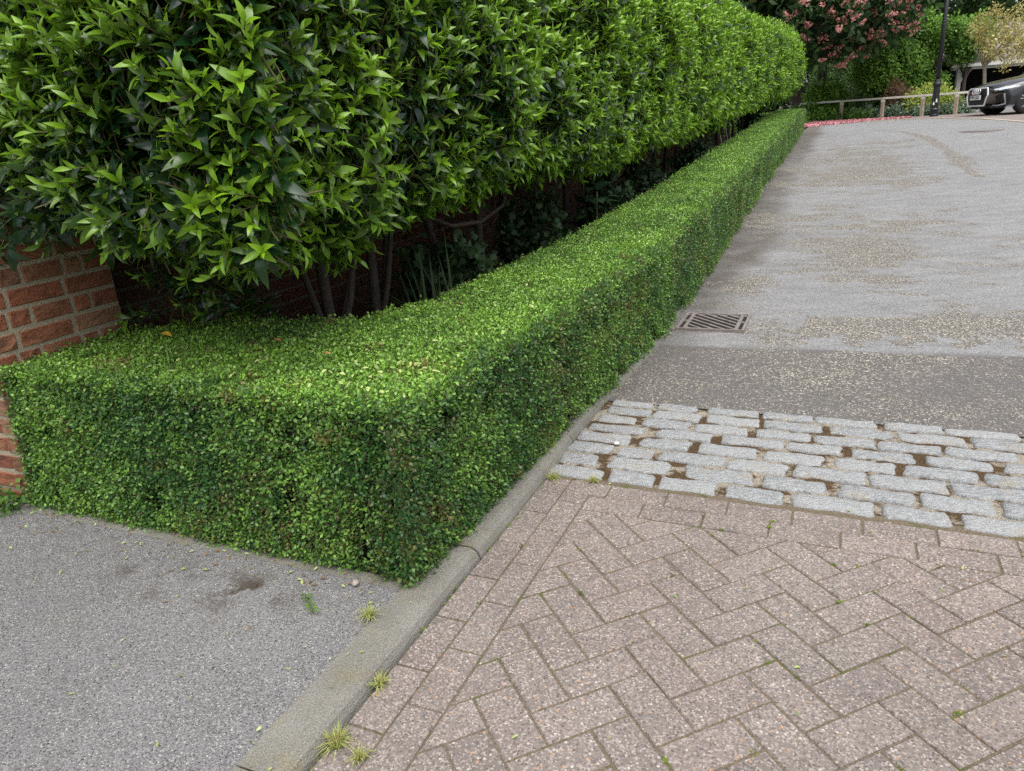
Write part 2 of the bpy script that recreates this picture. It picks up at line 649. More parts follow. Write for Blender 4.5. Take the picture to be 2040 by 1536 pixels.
def laurel_shoot(seed):
    """list of (matrix, young, shape index) for the leaves plus stem points"""
    r = random.Random(seed)
    n = r.randint(12, 15)
    Ls = r.uniform(.12, .165)
    bend = Vector((r.uniform(-.03, .03), r.uniform(-.03, .03), 0))
    az0 = r.uniform(0, 6.28)
    leaves = []
    pt = lambda t: Vector((bend.x * t * t * 2, bend.y * t * t * 2, Ls * t))
    for i in range(n):
        t = i / (n - 1)
        a = az0 + i * 2.399 + r.uniform(-.25, .25)
        ang = R(118 - 98 * t ** .75 + r.uniform(-16, 16))
        Lf = (.066 + .016 * math.sin(math.pi * min(1, t * 1.15))) * r.uniform(.72, 1.18)
        if t > .8: Lf *= .75
        rad = Vector((math.cos(a), math.sin(a), 0))
        d = (Vector((0, 0, 1)) * math.cos(ang) + rad * math.sin(ang)).normalized()
        nn = (Vector((0, 0, 1)) * math.sin(ang) - rad * math.cos(ang)).normalized()
        x = d.cross(nn)
        roll = r.uniform(-.35, .35)
        nn = (nn * math.cos(roll) + x * math.sin(roll)).normalized()
        x = d.cross(nn)
        m = Matrix((x * Lf, d * Lf, nn * Lf)).transposed().to_4x4()
        m.translation = pt(t * .93 + .02)
        y = min(1, max(0, (t - .36) / .50)) ** 1.2
        leaves.append((m, max(0, min(1, y * r.uniform(.75, 1.05))), r.randrange(3)))
    return leaves, [pt(t) for t in (-.5, 0, .35, .7, .95)]


SHOOTS = [laurel_shoot(100 + i) for i in range(7)]


def shoot_mesh(i):
    leaves, stem = SHOOTS[i]
    vs, fs, yg, mi = [], [], [], []
    for m, y, k in leaves:
        lv, lf = LEAF_SHAPES[k]
        n = len(vs)
        vs += [m @ Vector(p) for p in lv]
        fs += [tuple(q + n for q in f) for f in lf]
        yg += [y] * len(lv)
        mi += [0] * len(lf)
    mb = MB(); mb.tube(stem, [.0026, .0023, .002, .0017, .001], 5, False)
    n = len(vs)
    vs += mb.v; fs += [tuple(q + n for q in f) for f in mb.f]; yg += [.3] * len(mb.v); mi += [1] * len(mb.f)
    return mesh_np('laurel_shoot', vs, fs, [M['laurel'], M['twig']], True, {'young': yg}, mi)


LAUREL_GROUP = scatter_group('laurel_foliage', [proto_obj('laurel_shoot', shoot_mesh(i)) for i in range(7)])


def sprig_mesh(seed, n=17, rad=.023, L=.0118, w=.0062, twig=True):
    r = random.Random(seed)
    vs, fs, yg, mi = [], [], [], []
    for i in range(n):
        d = Vector((r.gauss(0, 1), r.gauss(0, 1), abs(r.gauss(0, .8)) + .15)).normalized()
        base = Vector((r.uniform(-1, 1), r.uniform(-1, 1), r.uniform(-.9, .55))) * rad
        up = Vector((r.gauss(0, .55), r.gauss(0, .55), 1))
        x = d.cross(up).normalized()
        nn = x.cross(d).normalized()
        s = r.uniform(.75, 1.25)
        k = len(vs)
        Ls, ws = L * s, w * s
        c = r.uniform(-.08, .2) * Ls
        vs += [base, base + d * Ls * .35 - x * ws / 2 + nn * .12 * ws, base + d * Ls * .35 + x * ws / 2 + nn * .12 * ws,
               base + d * Ls * .72 - x * ws * .42 + nn * (.12 * ws - c * .5), base + d * Ls * .72 + x * ws * .42 + nn * (.12 * ws - c * .5), base + d * Ls - nn * c]
        fs += [(k, k + 2, k + 1), (k + 1, k + 2, k + 4, k + 3), (k + 3, k + 4, k + 5)]
        y = min(1, max(0, .25 + .5 * base.z / rad + r.uniform(-.25, .25)))
        yg += [y] * 6
        mi += [0] * 3
    if twig:
        for i in range(2):
            mb = MB()
            p0 = Vector((r.uniform(-.5, .5), r.uniform(-.5, .5), -1)) * rad
            p1 = Vector((r.uniform(-1, 1), r.uniform(-1, 1), r.uniform(.1, .9))) * rad
            mb.tube([p0, p1], [.0009, .0006], 3, False)
            k = len(vs); vs += mb.v; fs += [tuple(q + k for q in f) for f in mb.f]; yg += [0] * len(mb.v); mi += [1] * len(mb.f)
    return mesh_np('box_sprig', vs, fs, [M['box'], M['twig']], False, {'young': yg}, mi)


BOX_GROUP = scatter_group('box_foliage', [proto_obj('box_sprig', sprig_mesh(300 + i)) for i in range(6)])

# ================================================================== GROUND
def sheet(name, svals, ovals, zf, mat, attrs=None, kind='structure', smooth=True, smod=None):
    S, O = np.meshgrid(svals, ovals, indexing='ij')
    if smod: S = smod(S, O)
    P = Wn(S, O, zf(S, O)).reshape(-1, 3)
    ns, no = len(svals), len(ovals)
    idx = np.arange(ns * no).reshape(ns, no)
    q = np.stack([idx[:-1, :-1], idx[:-1, 1:], idx[1:, 1:], idx[1:, :-1]], -1).reshape(-1, 4)[:, ::-1]
    at = {k: f(S, O).ravel() for k, f in (attrs or {}).items()}
    o = link(name, mesh_np(name, P, q.tolist(), [mat], smooth, at))
    return tag(o, kind=kind)


M['earth'] = plain('earth_and_rough_grass', (.075, .07, .035), .95, scale=3, var=.4)
sheet('ground', np.concatenate([np.arange(-60, 0, 6.), np.arange(0, 40, 1.), np.arange(40, 130, 6.), [180, 260, 400]]),
      np.concatenate([[-300, -160, -80, -40], np.arange(-20, 30, 5.), [40, 80, 160, 300]]), lambda s, o: G(s) - .07, M['earth'])

def fbm2(S, O, fs, fo, seed):
    p = np.stack([S * fs, O * fo, np.zeros_like(S)], -1)
    return .55 * vnoise(p, 1, seed) + .3 * vnoise(p, 2.1, seed + 1) + .15 * vnoise(p, 4.3, seed + 2)


def worn_f(S, O):
    e = 4.05 + .12 * O / 2.0 + .015 * (fbm2(S, O, 9, 9, 3) - .5)
    return np.clip((S - e) / .03, 0, 1)


def gutter_f(S, O):
    w = .16 + .40 * (fbm2(S, O, .7, .7, 5) - .3) + .25 * (fbm2(S, O, 3.5, 3.5, 6) - .5)
    g = np.clip(1 - (O + .93 - w) / .22, 0, 1)
    return g * np.clip((S - 4.3) / .6, .55, 1)


def grit_f(S, O):
    n = fbm2(S, O, 1.1, 1.3, 11)
    n2 = fbm2(S, O, 4.5, 2.0, 21)
    n3 = fbm2(S, O, 16, 6, 25)
    g = .27 + .80 * (n - .5) + .55 * (n2 - .5) + .65 * (n3 - .5)
    band = (S < worn_edge(O))
    g = np.where(band, .46 + .14 * (n2 - .5) + .22 * (n - .5), g)
    lump = lambda s0, o0, ws, wo: np.exp(-((S - s0) / ws) ** 2 - ((O - o0) / wo) ** 2)
    g += .55 * lump(4.35, .05, .30, .55) + .40 * lump(4.7, .9, .25, .5) - .55 * lump(5.2, -.05, .35, .35) - .3 * lump(4.45, .5, .06, .45)
    g += .28 * lump(5.6, -.55, .6, .14) + .30 * lump(6.5, .6, 1.2, .5) + .30 * lump(11.5, .1, 4.5, .75) + .2 * lump(15, .6, 3, .5)
    g -= .45 * np.clip((O - 1.2) / .6, 0, 1) * np.clip((S - 6) / 2, 0, 1)
    g -= .3 * np.clip((S - 17) / 3, 0, 1)
    tri = np.abs(((O + .05 * np.sin(S * 30)) / .27) % 1.0 - .5) * 2
    th = .09 + .30 * tri + .10 * (n3 - .5)
    zone = (~band) & (O > -.15) & (S < 4.75)
    g = np.where(zone, np.where(S - worn_edge(O) < th, np.minimum(g, .25), g + .30), g)
    # the curved line of silt left by run-off
    ln = np.interp(S, [10.8, 11.3, 12.2, 14.4, 16.9, 18.9, 20], [1.62, 1.56, 1.55, 1.58, 1.49, 1.17, .6])
    on = np.clip((S - 10.8) / .3, 0, 1) * np.clip((20.2 - S) / .6, 0, 1)
    g += .85 * on * np.exp(-((O - ln) / .10) ** 2)
    g += .5 * on * np.clip((16 - S) / 3, 0, 1) * np.exp(-((O - ln - .18) / .06) ** 2)
    return np.clip(g, 0, 1.2)


def worn_edge(O):
    return 4.05 + .06 * O


road_s = np.concatenate([np.arange(3.106, 7, .045), np.arange(7, 13, .08), np.arange(13, 24, .12), np.arange(24, 60, 1.5)])
road_o = np.concatenate([np.arange(-1.0, 2.2, .035), np.arange(2.2, 5, .12), np.arange(5, 26, 1.5)])
sheet('road', road_s, road_o, lambda s, o: G(s) - .004, M['road'], {'worn': worn_f, 'gutter': gutter_f, 'grit': grit_f}, smod=lambda S, O: S - .0125 * (np.minimum(O, 5) + .9) * np.clip(1 - (S - 3.14) / .8, 0, 1))
# left footway of grey tarmac
def stain_f(S, O):
    lump = lambda s0, o0, ws, wo: np.exp(-((S - s0) / ws) ** 2 - ((O - o0) / wo) ** 2)
    return np.clip(1.3 * lump(1.36, -2.18, .04, .06) + .7 * lump(1.30, -1.9, .06, .14) + 1.5 * lump(1.32, -1.48, .05, .09) + .7 * lump(1.28, -1.65, .10, .3), 0, 1.5)


sheet('pavement', np.concatenate([np.arange(-8, 0, 1.), np.arange(0, 1.55, .05)]), np.concatenate([np.arange(-12, -3.2, 1.), np.arange(-3.2, -1.06, .05), [-1.058]]),
      lambda s, o: .024 + .004 * (fbm2(s, o, 3, 3, 40) - .5) * (s > 0), M['footway'], {'stain': stain_f})

# soil bed under the hedges
sheet('soil_bed', np.arange(1.47, 21.6, .5), np.array([-3.0, -2.5, -2.0, -1.5, -1.0]), lambda s, o: G(s) + .022, M['soil'])

# ------------------------------------------------------------------ kerb: one stone after another
kerb = empty('kerb', W(0, -1, 0))
tag(kerb, kind='structure')
KPROF = [(-.127, -.12), (-.127, .030), (-.042, .032), (-.026, .029), (-.014, .020), (-.006, .004), (.0, -.02), (.0, -.12)]


def kerb_line(s):
    return float(np.interp(s, [-3, 1.0, 2.2, 2.9, 3.4, 4.2, 5.6, 7.1, 12, 20.8], [-.925, -.938, -.925, -.945, -.915, -.885, -.905, -.905, -.945, -.97]))


def kerb_stone(s0, s1, drop=0.0):
    mb = MB()
    n = max(2, int((s1 - s0) / .3) + 1)
    ss = np.linspace(s0 + .003, s1 - .003, n)
    vs = []
    j = random.uniform(-.002, .002)
    for s in ss:
        for (o, z) in KPROF:
            if drop: z = min(z, .014) if z > 0 else z
            vs.append(W(s, kerb_line(s) + o + j, float(G(s)) + z + j))
    m = len(KPROF)
    fs = [(i * m + k, i * m + (k + 1) % m, (i + 1) * m + (k + 1) % m, (i + 1) * m + k) for i in range(n - 1) for k in range(m)]
    fs += [tuple(reversed(range(m))), tuple(range((n - 1) * m, n * m))]
    mb.add(vs, fs)
    mb.build('kerb_stone', M['kerb'], kerb)


sk = .81 - .9 * 3
while sk < 20.6:
    e = sk + .9
    if abs(sk - 2.61) < .02:
        kerb_stone(sk, 3.02); kerb_stone(3.02, e)
    else:
        kerb_stone(sk, min(e, 20.8))
    sk = e
# short concrete edging at the foot of the end of the hedge
mb = MB()
T = Matrix.Rotation(KANG, 4, 'Z')
mb.box((1.455, 1.066, -.1), (1.50, 2.75, .026), T)
tag(mb.build('concrete_edging', M['kerb']), kind='structure')

# ------------------------------------------------------------------ brick paving: every block its own piece
paving = empty('block_paving', W(1, 0, 0))
tag(paving, kind='structure')
mb = MB(); mb.box((-2.6, -4.6, -.12), (2.315, .925, -.0036), T)
tag(mb.build('jointing_bed', M['joint'], paving))


def clip(poly, n, d):
    """keep the side n.p <= d"""
    out = []
    for i in range(len(poly)):
        a, b = poly[i], poly[(i + 1) % len(poly)]
        da, db = n[0] * a[0] + n[1] * a[1] - d, n[0] * b[0] + n[1] * b[1] - d
        if da <= 0: out.append(a)
        if (da < 0) != (db < 0) and abs(da - db) > 1e-9:
            t = da / (da - db)
            out.append((a[0] + (b[0] - a[0]) * t, a[1] + (b[1] - a[1]) * t))
    return out


def inset(poly, d):
    n = len(poly)
    out = []
    area = sum(poly[i][0] * poly[(i + 1) % n][1] - poly[(i + 1) % n][0] * poly[i][1] for i in range(n))
    sg = 1 if area > 0 else -1
    lines = []
    for i in range(n):
        a, b = poly[i], poly[(i + 1) % n]
        dx, dy = b[0] - a[0], b[1] - a[1]
        l = math.hypot(dx, dy) or 1e-9
        nx, ny = -dy / l * sg, dx / l * sg
        lines.append((nx, ny, nx * a[0] + ny * a[1] + d))
    for i in range(n):
        a, b = lines[i - 1], lines[i]
        det = a[0] * b[1] - a[1] * b[0]
        if abs(det) < 1e-4: out.append(poly[i]); continue
        out.append(((a[2] * b[1] - a[1] * b[2]) / det, (a[0] * b[2] - a[2] * b[0]) / det))
    return out


def polyarea(p):
    return abs(sum(p[i][0] * p[(i + 1) % len(p)][1] - p[(i + 1) % len(p)][0] * p[i][1] for i in range(len(p)))) / 2


def block_geo(poly, r=random):
    """paver with a chamfered rim from its outline in (s,o)"""
    o1 = inset(poly, r.uniform(.0016, .0036))
    o2 = inset(o1, .003)
    if polyarea(o2) < .0006: return None
    dz = r.uniform(-.0018, .0018)
    tx, ty = r.uniform(-.008, .008), r.uniform(-.008, .008)
    cs = sum(p[0] for p in o1) / len(o1); co = sum(p[1] for p in o1) / len(o1)
    zz = lambda p, z: z + dz + tx * (p[0] - cs) + ty * (p[1] - co)
    vs = [W(p[0], p[1], -.06) for p in o1] + [W(p[0], p[1], zz(p, -.003)) for p in o1] + [W(p[0], p[1], zz(p, 0)) for p in o2]
    n = len(poly)
    area = sum(o1[i][0] * o1[(i + 1) % n][1] - o1[(i + 1) % n][0] * o1[i][1] for i in range(n))
    fs = []
    for i in range(n):
        j = (i + 1) % n
        fs += [(i, j, n + j, n + i), (n + i, n + j, 2 * n + j, 2 * n + i)]
    fs.append(tuple(range(2 * n, 3 * n)))
    if area > 0: fs = [tuple(reversed(f)) for f in fs]      # (s,o) is left-handed in the world
    return vs, fs


blocks = []
rk = random.Random(5)
# stretcher rows along the kerb, and along the setts
BO0, BW = -.932, .0965
for row in range(2):
    o0 = BO0 + row * BW
    s = -2.5 + (.06 if row == 0 else -.045)
    while s < 2.3:
        p = [(s, o0), (s + .203, o0), (s + .203, o0 + BW), (s, o0 + BW)]
        p = clip(p, (1, 0), 2.285 if row == 0 else 2.19)
        if len(p) >= 3: blocks.append(p)
        s += .203
for row in range(2):
    s1 = 2.285 - row * .0985
    o = (BO0 + BW if row == 0 else BO0 + 2 * BW) + .0
    k = 0
    first = .155 if row == 0 else .20
    while o < 4.3:
        w = first if k == 0 else .204
        sk_ = lambda oo: .012 * (oo + .9)      # the rows run a touch off square
        blocks.append([(s1 - .0985 - sk_(o), o), (s1 - .0985 - sk_(o + w), o + w), (s1 - sk_(o + w), o + w), (s1 - sk_(o), o)])
        o += w; k += 1
# herringbone at 45 degrees
A0 = np.array([.16407, 1.68332]); Av = np.array([.93800, .34663]); Bv = np.array([.34663, -.93800])
to_so = lambda p: (float(p @ U), float(p @ V))
for i in range(-60, 61):
    for j in range(-60, 61):
        k = (i + j) % 4
        if k not in (0, 2): continue
        w, h = (2, 1) if k == 0 else (1, 2)
        q = [A0 + .1 * ((i + a) * Av + (j + b) * Bv) for a, b in ((0, 0), (w, 0), (w, h), (0, h))]
        q = [to_so(p) for p in q]
        if min(p[0] for p in q) > 2.2 or max(p[0] for p in q) < -2.4 or max(p[1] for p in q) < -.8 or min(p[1] for p in q) > 4.2: continue
        q = clip(q, (1, .012), 2.285 - .197 - .012 * .9)
        if len(q) >= 3: q = clip(q, (0, -1), -(BO0 + 2 * BW))
        if len(q) >= 3: q = clip(q, (-1, 0), 2.5)
        if len(q) >= 3 and polyarea(q) > .0012: blocks.append(q)

inview, rest = [], MB()
for p in blocks:
    # drop double points
    p = [a for i, a in enumerate(p) if math.hypot(a[0] - p[i - 1][0], a[1] - p[i - 1][1]) > .002]
    if len(p) < 3: continue
    g = block_geo(p, rk)
    if g is None: continue
    c = W(sum(a[0] for a in p) / len(p), sum(a[1] for a in p) / len(p), 0)
    x, y, d = project(np.array(c))
    vis = d > .2 and -40 < x < 2090 and y < 1590
    if vis: inview.append((d, g))
    else: rest.add(*g)
inview.sort(key=lambda t: t[0])
for d, (vs, fs) in inview[:300]:
    c = sum((Vector(v) for v in vs), Vector()) / len(vs)
    me = mesh_np('paving_block', [Vector(v) - c for v in vs], fs, [M['paver']])
    link('paving_block', me, paving, Matrix.Translation(c))
for d, g in inview[300:]: rest.add(*g)
tag(rest.build('outer_paving_blocks', M['paver'], paving), kind='stuff')

# ------------------------------------------------------------------ band of granite setts
setts = empty('sett_band', W(2.75, 0, 0))
tag(setts, kind='structure')
mb = MB()
S_, O_ = np.meshgrid(np.linspace(2.25, 3.16, 60), np.linspace(-.955, 4.4, 200), indexing='ij')
Z_ = -.0050 + .008 * fbm2(S_, O_, 14, 14, 60) - .004
bedv = Wn(S_ - .012 * (O_ + .9), O_, Z_).reshape(-1, 3)
ii = np.arange(60 * 200).reshape(60, 200)
bq = np.stack([ii[:-1, :-1], ii[1:, :-1], ii[1:, 1:], ii[:-1, 1:]], -1).reshape(-1, 4)
link('mortar_bed', mesh_np('mortar_bed', bedv, bq.tolist(), [M['mortar']], True), setts)
ROWS = {
    1: (3.095, [(-.90, -.72), (-.69, -.52), (-.47, -.26), (-.24, -.045), (-.025, .20), (.23, .43), (.45, .69)]),
    2: (2.998, [(-.90, -.71), (-.69, -.49), (-.46, -.25), (-.22, 0), (.03, .25), (.28, .50), (.53, .75)]),
    3: (2.895, [(-.91, -.75), (-.71, -.52), (-.49, -.28), (-.24, -.04), (-.02, .19), (.205, .41), (.43, .65)]),
    4: (2.795, [(-.92, -.69), (-.63, -.41), (-.37, -.14), (-.12, .07), (.11, .31), (.36, .56), (.60, .80)]),
    5: (2.69, [(-.935, -.72), (-.67, -.48), (-.44, -.23), (-.19, .01), (.06, .25), (.28, .50), (.53, .73)]),
    6: (2.582, [(-.94, -.77), (-.73, -.60), (-.57, -.33), (-.31, -.11), (-.08, .15), (.17, .40), (.42, .64)]),
    7: (2.468, [(-.94, -.80), (-.74, -.52), (-.45, -.22), (-.18, .02), (.07, .29), (.32, .52)]),
    8: (2.355, [(-.94, -.74), (-.71, -.55), (-.52, -.33), (-.29, -.11), (-.07, .17), (.20, .38), (.42, .60)]),
}
rs = random.Random(11)
WID = {1: .070, 2: .082, 3: .082, 4: .082, 5: .088, 6: .092, 7: .096, 8: .094}
for row, (sc, spans) in ROWS.items():
    spans = list(spans)
    e = spans[-1][1]
    while e < 1.75:
        g_ = rs.uniform(.022, .045); w = rs.uniform(.19, .26)
        spans.append((e + g_, e + g_ + w)); e += g_ + w
    for (a, b) in spans:
        a, b = a - .005, b + .005
        hw = (WID[row] - .003) / 2 * rs.uniform(.96, 1.05)
        sh = -.012 * ((a + b) / 2 + .9) + rs.uniform(-.004, .004)
        skew = -.012 * (b - a) / 2
        L_, H_ = (b - a) / 2, hw
        cr = rs.uniform(.005, .013)
        out = []
        for (x0, y0, x1, y1, m_) in ((-L_, -H_, L_, -H_, 8), (L_, -H_, L_, H_, 4), (L_, H_, -L_, H_, 8), (-L_, H_, -L_, -H_, 4)):
            l_ = math.hypot(x1 - x0, y1 - y0)
            for k in range(m_):
                t = (cr + (l_ - 2 * cr) * k / (m_ - 1)) / l_
                out.append((x0 + (x1 - x0) * t, y0 + (y1 - y0) * t))
        ph = [rs.uniform(0, 6.28) for _ in range(4)]
        wig = lambda x, p: .0042 * math.sin(x * 33 + p) + .0022 * math.sin(x * 91 + p * 2) + rs.uniform(-.0022, .0022)
        pts = [(x + wig(y, ph[0]) + y * .05 * math.sin(ph[3]), y + wig(x, ph[1] if y > 0 else ph[2])) for x, y in out]
        n = len(pts)
        c0 = ((a + b) / 2, sc)
        ztop = rs.uniform(.001, .005)
        tilt = rs.uniform(-.04, .04), rs.uniform(-.015, .015)
        vs = []
        def put(ring, z, jz):
            for x_, y_ in ring:
                zz = z + (tilt[0] * y_ + tilt[1] * x_ if z > -.02 else 0) + rs.uniform(-jz, jz)
                vs.append(W(c0[1] + sh + y_ + skew * x_ / L_, c0[0] + x_, zz))
        put(pts, -.07, 0); put(pts, -.010, 0); put(inset(pts, .0015), -.002, .001); put(inset(pts, .006), ztop, .0014); put([(x_ * .80, y_ * .55) for x_, y_ in pts], ztop + .002, .0015)
        vs.append(W(c0[1] + sh, c0[0], ztop + .002))
        fs = []
        for rI in range(4):
            for k in range(n):
                j = (k + 1) % n
                fs.append((rI * n + k, (rI + 1) * n + k, (rI + 1) * n + j, rI * n + j))
        for k in range(n): fs.append((4 * n + k, 5 * n, 4 * n + (k + 1) % n))
        c = W(c0[1], c0[0], 0)
        link('granite_sett', mesh_np('granite_sett', [v - c for v in vs], fs, [M['granite']], True), setts, Matrix.Translation(c))

# ------------------------------------------------------------------ gully grate
TW = Matrix(((U[0], V[0], 0, 0), (U[1], V[1], 0, 0), (0, 0, -1, 0), (0, 0, 0, 1)))   # local (s,o) helper for placing
grate = empty('gully_grate', W(4.515, -.665, float(G(4.5))))
tag(grate, 'square cast iron gully grate with slanting bars beside the low hedge', 'drain cover')


def so_box(mb, s0, s1, o0, o1, z0, z1):
    vs = [W(s, o, z) for z in (z0, z1) for s, o in ((s0, o0), (s1, o0), (s1, o1), (s0, o1))]
    mb.add(vs, ((0, 1, 2, 3), (4, 7, 6, 5), (0, 4, 5, 1), (1, 5, 6, 2), (2, 6, 7, 3), (3, 7, 4, 0)))


gz0 = float(G(4.5))
s0, s1, o0, o1 = 4.318, 4.712, -.865, -.462
zt = gz0 + .010
mb = MB(); so_box(mb, s0 + .006, s1 - .006, o0 + .006, o1 - .006, gz0 - .01, gz0 + .0005); mb.build('black_fill', M['black_fill'], grate)  # black slab under the bars; its colour stands in for shade down the drain
mb = MB()
fw_ = .017
so_box(mb, s0, s0 + fw_, o0, o1, gz0 - .02, zt); so_box(mb, s1 - fw_, s1, o0, o1, gz0 - .02, zt)
so_box(mb, s0 + fw_, s1 - fw_, o0, o0 + fw_, gz0 - .02, zt); so_box(mb, s0 + fw_, s1 - fw_, o1 - fw_, o1, gz0 - .02, zt)
mb.build('frame', M['iron'], grate)
for oo in (o0 + .050, o1 - .050):
    mb = MB(); so_box(mb, s0 + fw_, s1 - fw_, oo - .010, oo + .010, gz0 - .02, zt - .001); mb.build('cross_bar', M['iron'], grate)
for oo in (o0 + .026, o1 - .026):
    mb = MB(); so_box(mb, (s0 + s1) / 2 - .012, (s0 + s1) / 2 + .012, oo - .013, oo + .013, gz0 - .02, zt - .002); mb.build('lug', M['iron'], grate)
ia, ib, oa, ob = s0 + fw_, s1 - fw_, o0 + .060, o1 - .060
# diagonal bars: s falls as o grows
kd = 0
for c in np.arange(-.62, .62, .066):
    # band: |s - sm + .95*(o - om) - c| < half width
    sm, om = (ia + ib) / 2, (oa + ob) / 2
    poly = [(ia, oa), (ib, oa), (ib, ob), (ia, ob)]
    poly = clip(poly, (1, .95), sm + .95 * om + c + .0095)
    if len(poly) >= 3: poly = clip(poly, (-1, -.95), -(sm + .95 * om + c - .0095))
    if len(poly) < 3 or polyarea(poly) < 1e-4: continue
    n = len(poly)
    vs = [W(p[0], p[1], gz0 - .02) for p in poly] + [W(p[0], p[1], zt - .0025) for p in poly]
    fs = [(i, (i + 1) % n, n + (i + 1) % n, n + i) for i in range(n)] + [tuple(range(n, 2 * n))]
    mb = MB(); mb.add(vs, [tuple(reversed(f)) for f in fs]); mb.build('grate_bar', M['iron'], grate)

# manhole cover far up the lane
mh = empty('manhole_cover', W(18.0, 2.5, float(G(18))))
tag(mh, 'round dark iron manhole cover set in the lane in front of the car', 'manhole cover')
mb = MB(); mb.lathe([(.33, -.02), (.33, .006), (.30, .008), (.01, .008)], tuple(W(18.0, 2.5, float(G(18)))), 28); mb.build('cover', plain('worn_iron', (.17, .165, .16), .7), mh)
mb = MB(); mb.lathe([(.40, -.02), (.40, .003), (.335, .003)], tuple(W(18.0, 2.5, float(G(18)))), 28); mb.build('frame', M['iron'], mh)

# ================================================================== BRICKWORK
def brick_geo(l, h, d, r):
    """brick: length x, depth y (face at y=0 towards -y), height z, slightly rough"""
    nx = 4
    bv = .004
    vs, fs = [], []
    jit = lambda a: r.uniform(-a, a)
    # front face inner grid + rim + back
    ring0 = [(0, 0), (l, 0), (l, h), (0, h)]
    base = len(vs)
    vs += [(x, d, z) for x, z in ring0]
    vs += [(x + jit(.0015), bv, z + jit(.0015)) for x, z in ring0]
    fs += [(0, 1, 5, 4), (1, 2, 6, 5), (2, 3, 7, 6), (3, 0, 4, 7), (0, 3, 2, 1)]
    k = len(vs)
    xs = [bv + (l - 2 * bv) * i / (nx - 1) for i in range(nx)]
    for i, x in enumerate(xs):
        for z in (bv, h / 2, h - bv):
            vs.append((x + jit(.001), jit(.0028), z + jit(.002)))
    for i in range(nx - 1):
        for j in range(2):
            a = k + i * 3 + j
            fs.append((a, a + 3, a + 4, a + 1))
    # rim between ring1 (4..7) and the grid border
    bot = [k + i * 3 for i in range(nx)]; top = [k + i * 3 + 2 for i in range(nx)]
    fs.append((4, 5) + tuple(reversed(bot)))
    fs.append((6, 7) + tuple(top))
    fs.append((5, 6, top[-1], bot[-1] + 1, bot[-1]))
    fs.append((7, 4, bot[0], bot[0] + 1, top[0]))
    return vs, fs


BRICK_CACHE = {}
rb = random.Random(21)


def brick_mesh(l, h=.059, d=.06, mt='brick'):
    key = (round(l, 3), h, rb.randrange(4), mt)
    if key not in BRICK_CACHE:
        v, f = brick_geo(l, h, d, rb)
        BRICK_CACHE[key] = mesh_np('brick', v, f, [M[mt]], False)
    return BRICK_CACHE[key]


def face_matrix(origin, direction):
    """local x along direction, local -y outwards"""
    x = Vector(direction).normalized()
    z = Vector((0, 0, 1))
    y = z.cross(x)
    m = Matrix((x, y, z)).transposed().to_4x4()
    m.translation = origin
    return m


uv3, vv3 = Vector((U[0], U[1], 0)), Vector((V[0], V[1], 0))
COURSE = .0755

# --- pier at the left end
pier = empty('brick_pier', W(1.8, -3.05, 0))
tag(pier, 'red brick pier with pale mortar at the left end of the hedges', 'pier')
PO, PS0, PS1, PB = -2.725, 1.515, 2.075, -3.42
mb = MB()
vs = [W(s, o, z) for z in (-.1, 2.02) for s, o in ((PS0 + .004, PO - .004), (PS1 - .004, PO - .004), (PS1 - .004, PB), (PS0 + .004, PB))]
mb.add(vs, ((0, 1, 2, 3), (7, 6, 5, 4), (0, 4, 5, 1), (1, 5, 6, 2), (2, 6, 7, 3), (3, 7, 4, 0)))
mb.build('mortar_core', M['wallmortar'], pier)
nb = 0
for c in range(26):
    z = -.012 + c * COURSE + .008
    # side face: seen from +o; runs along +s as seen from there right-to-left -> direction +s, outward +o
    rowA = [.108, .207, .203]
    rowB = [.092, .075, .150, .062, .108]
    row = rowA if c % 2 == 0 else rowB
    x = PS0
    for l in row:
        o = link('brick', brick_mesh(l), pier, face_matrix(W(x, PO + rb.uniform(-.001, .002), z + rb.uniform(-.001, .001)), uv3))
        x += l + .0165
    # front face: outward -s, direction: +o reversed -> x axis along +o
    x = PB
    row = [.215, .215, .215] if c % 2 == 0 else [.1025, .215, .1025, .215]
    tot = sum(row) + .0105 * len(row)
    x = PO - tot + .0105 - .066
    for l in row:
        link('brick', brick_mesh(l), pier, face_matrix(W(PS0 + rb.uniform(-.002, .001), x, z), vv3))
        x += l + .0105

# --- garden wall behind the laurels
wall = empty('garden_wall', W(8, -2.95, 0))
tag(wall, 'long dark red brick garden wall in shade behind the laurel trunks', 'wall')
WO = -2.90
mb = MB()
mb.add([W(s, o, z) for s, zz in ((2.10, (-.1, 1.62)), (20.6, (.55, 2.3))) for z in zz for o in (WO - .007, WO - .22)],
       ((0, 1, 3, 2), (4, 6, 7, 5), (0, 2, 6, 4), (1, 5, 7, 3), (2, 3, 7, 6), (0, 4, 5, 1)))
mb.build('mortar_core', M['shademortar'], wall)
cand = []
for c in range(30):
    z = .01 + c * COURSE
    s = 2.10
    k = c % 2
    while s < 20.3:
        l = .215 if k % 2 == 0 else .1025
        g_ = float(G(s))
        top = 1.60 + (s - 2.1) * .0365
        if z + .03 > g_ - .05 and z + .07 < top:
            cand.append((s, z, l))
        s += l + .0105; k += 1
vis = []
for s, z, l in cand:
    zr = z - float(G(s))
    sc = (1 if .30 < zr < 1.2 else 0) * (1 if s < 6.2 else 0)
    vis.append((0 if sc else 1, s, z, l))
vis.sort()
rest = MB()
for i, (k, s, z, l) in enumerate(vis):
    m = face_matrix(W(s, WO, z), uv3)
    if i < 300 and k == 0:
        link('brick', brick_mesh(l, mt='shadebrick'), wall, m)
    else:
        rest.box((0, 0, 0), (l, .05, .065), m)
tag(rest.build('farther_bricks', M['shadebrick'], wall), kind='stuff')

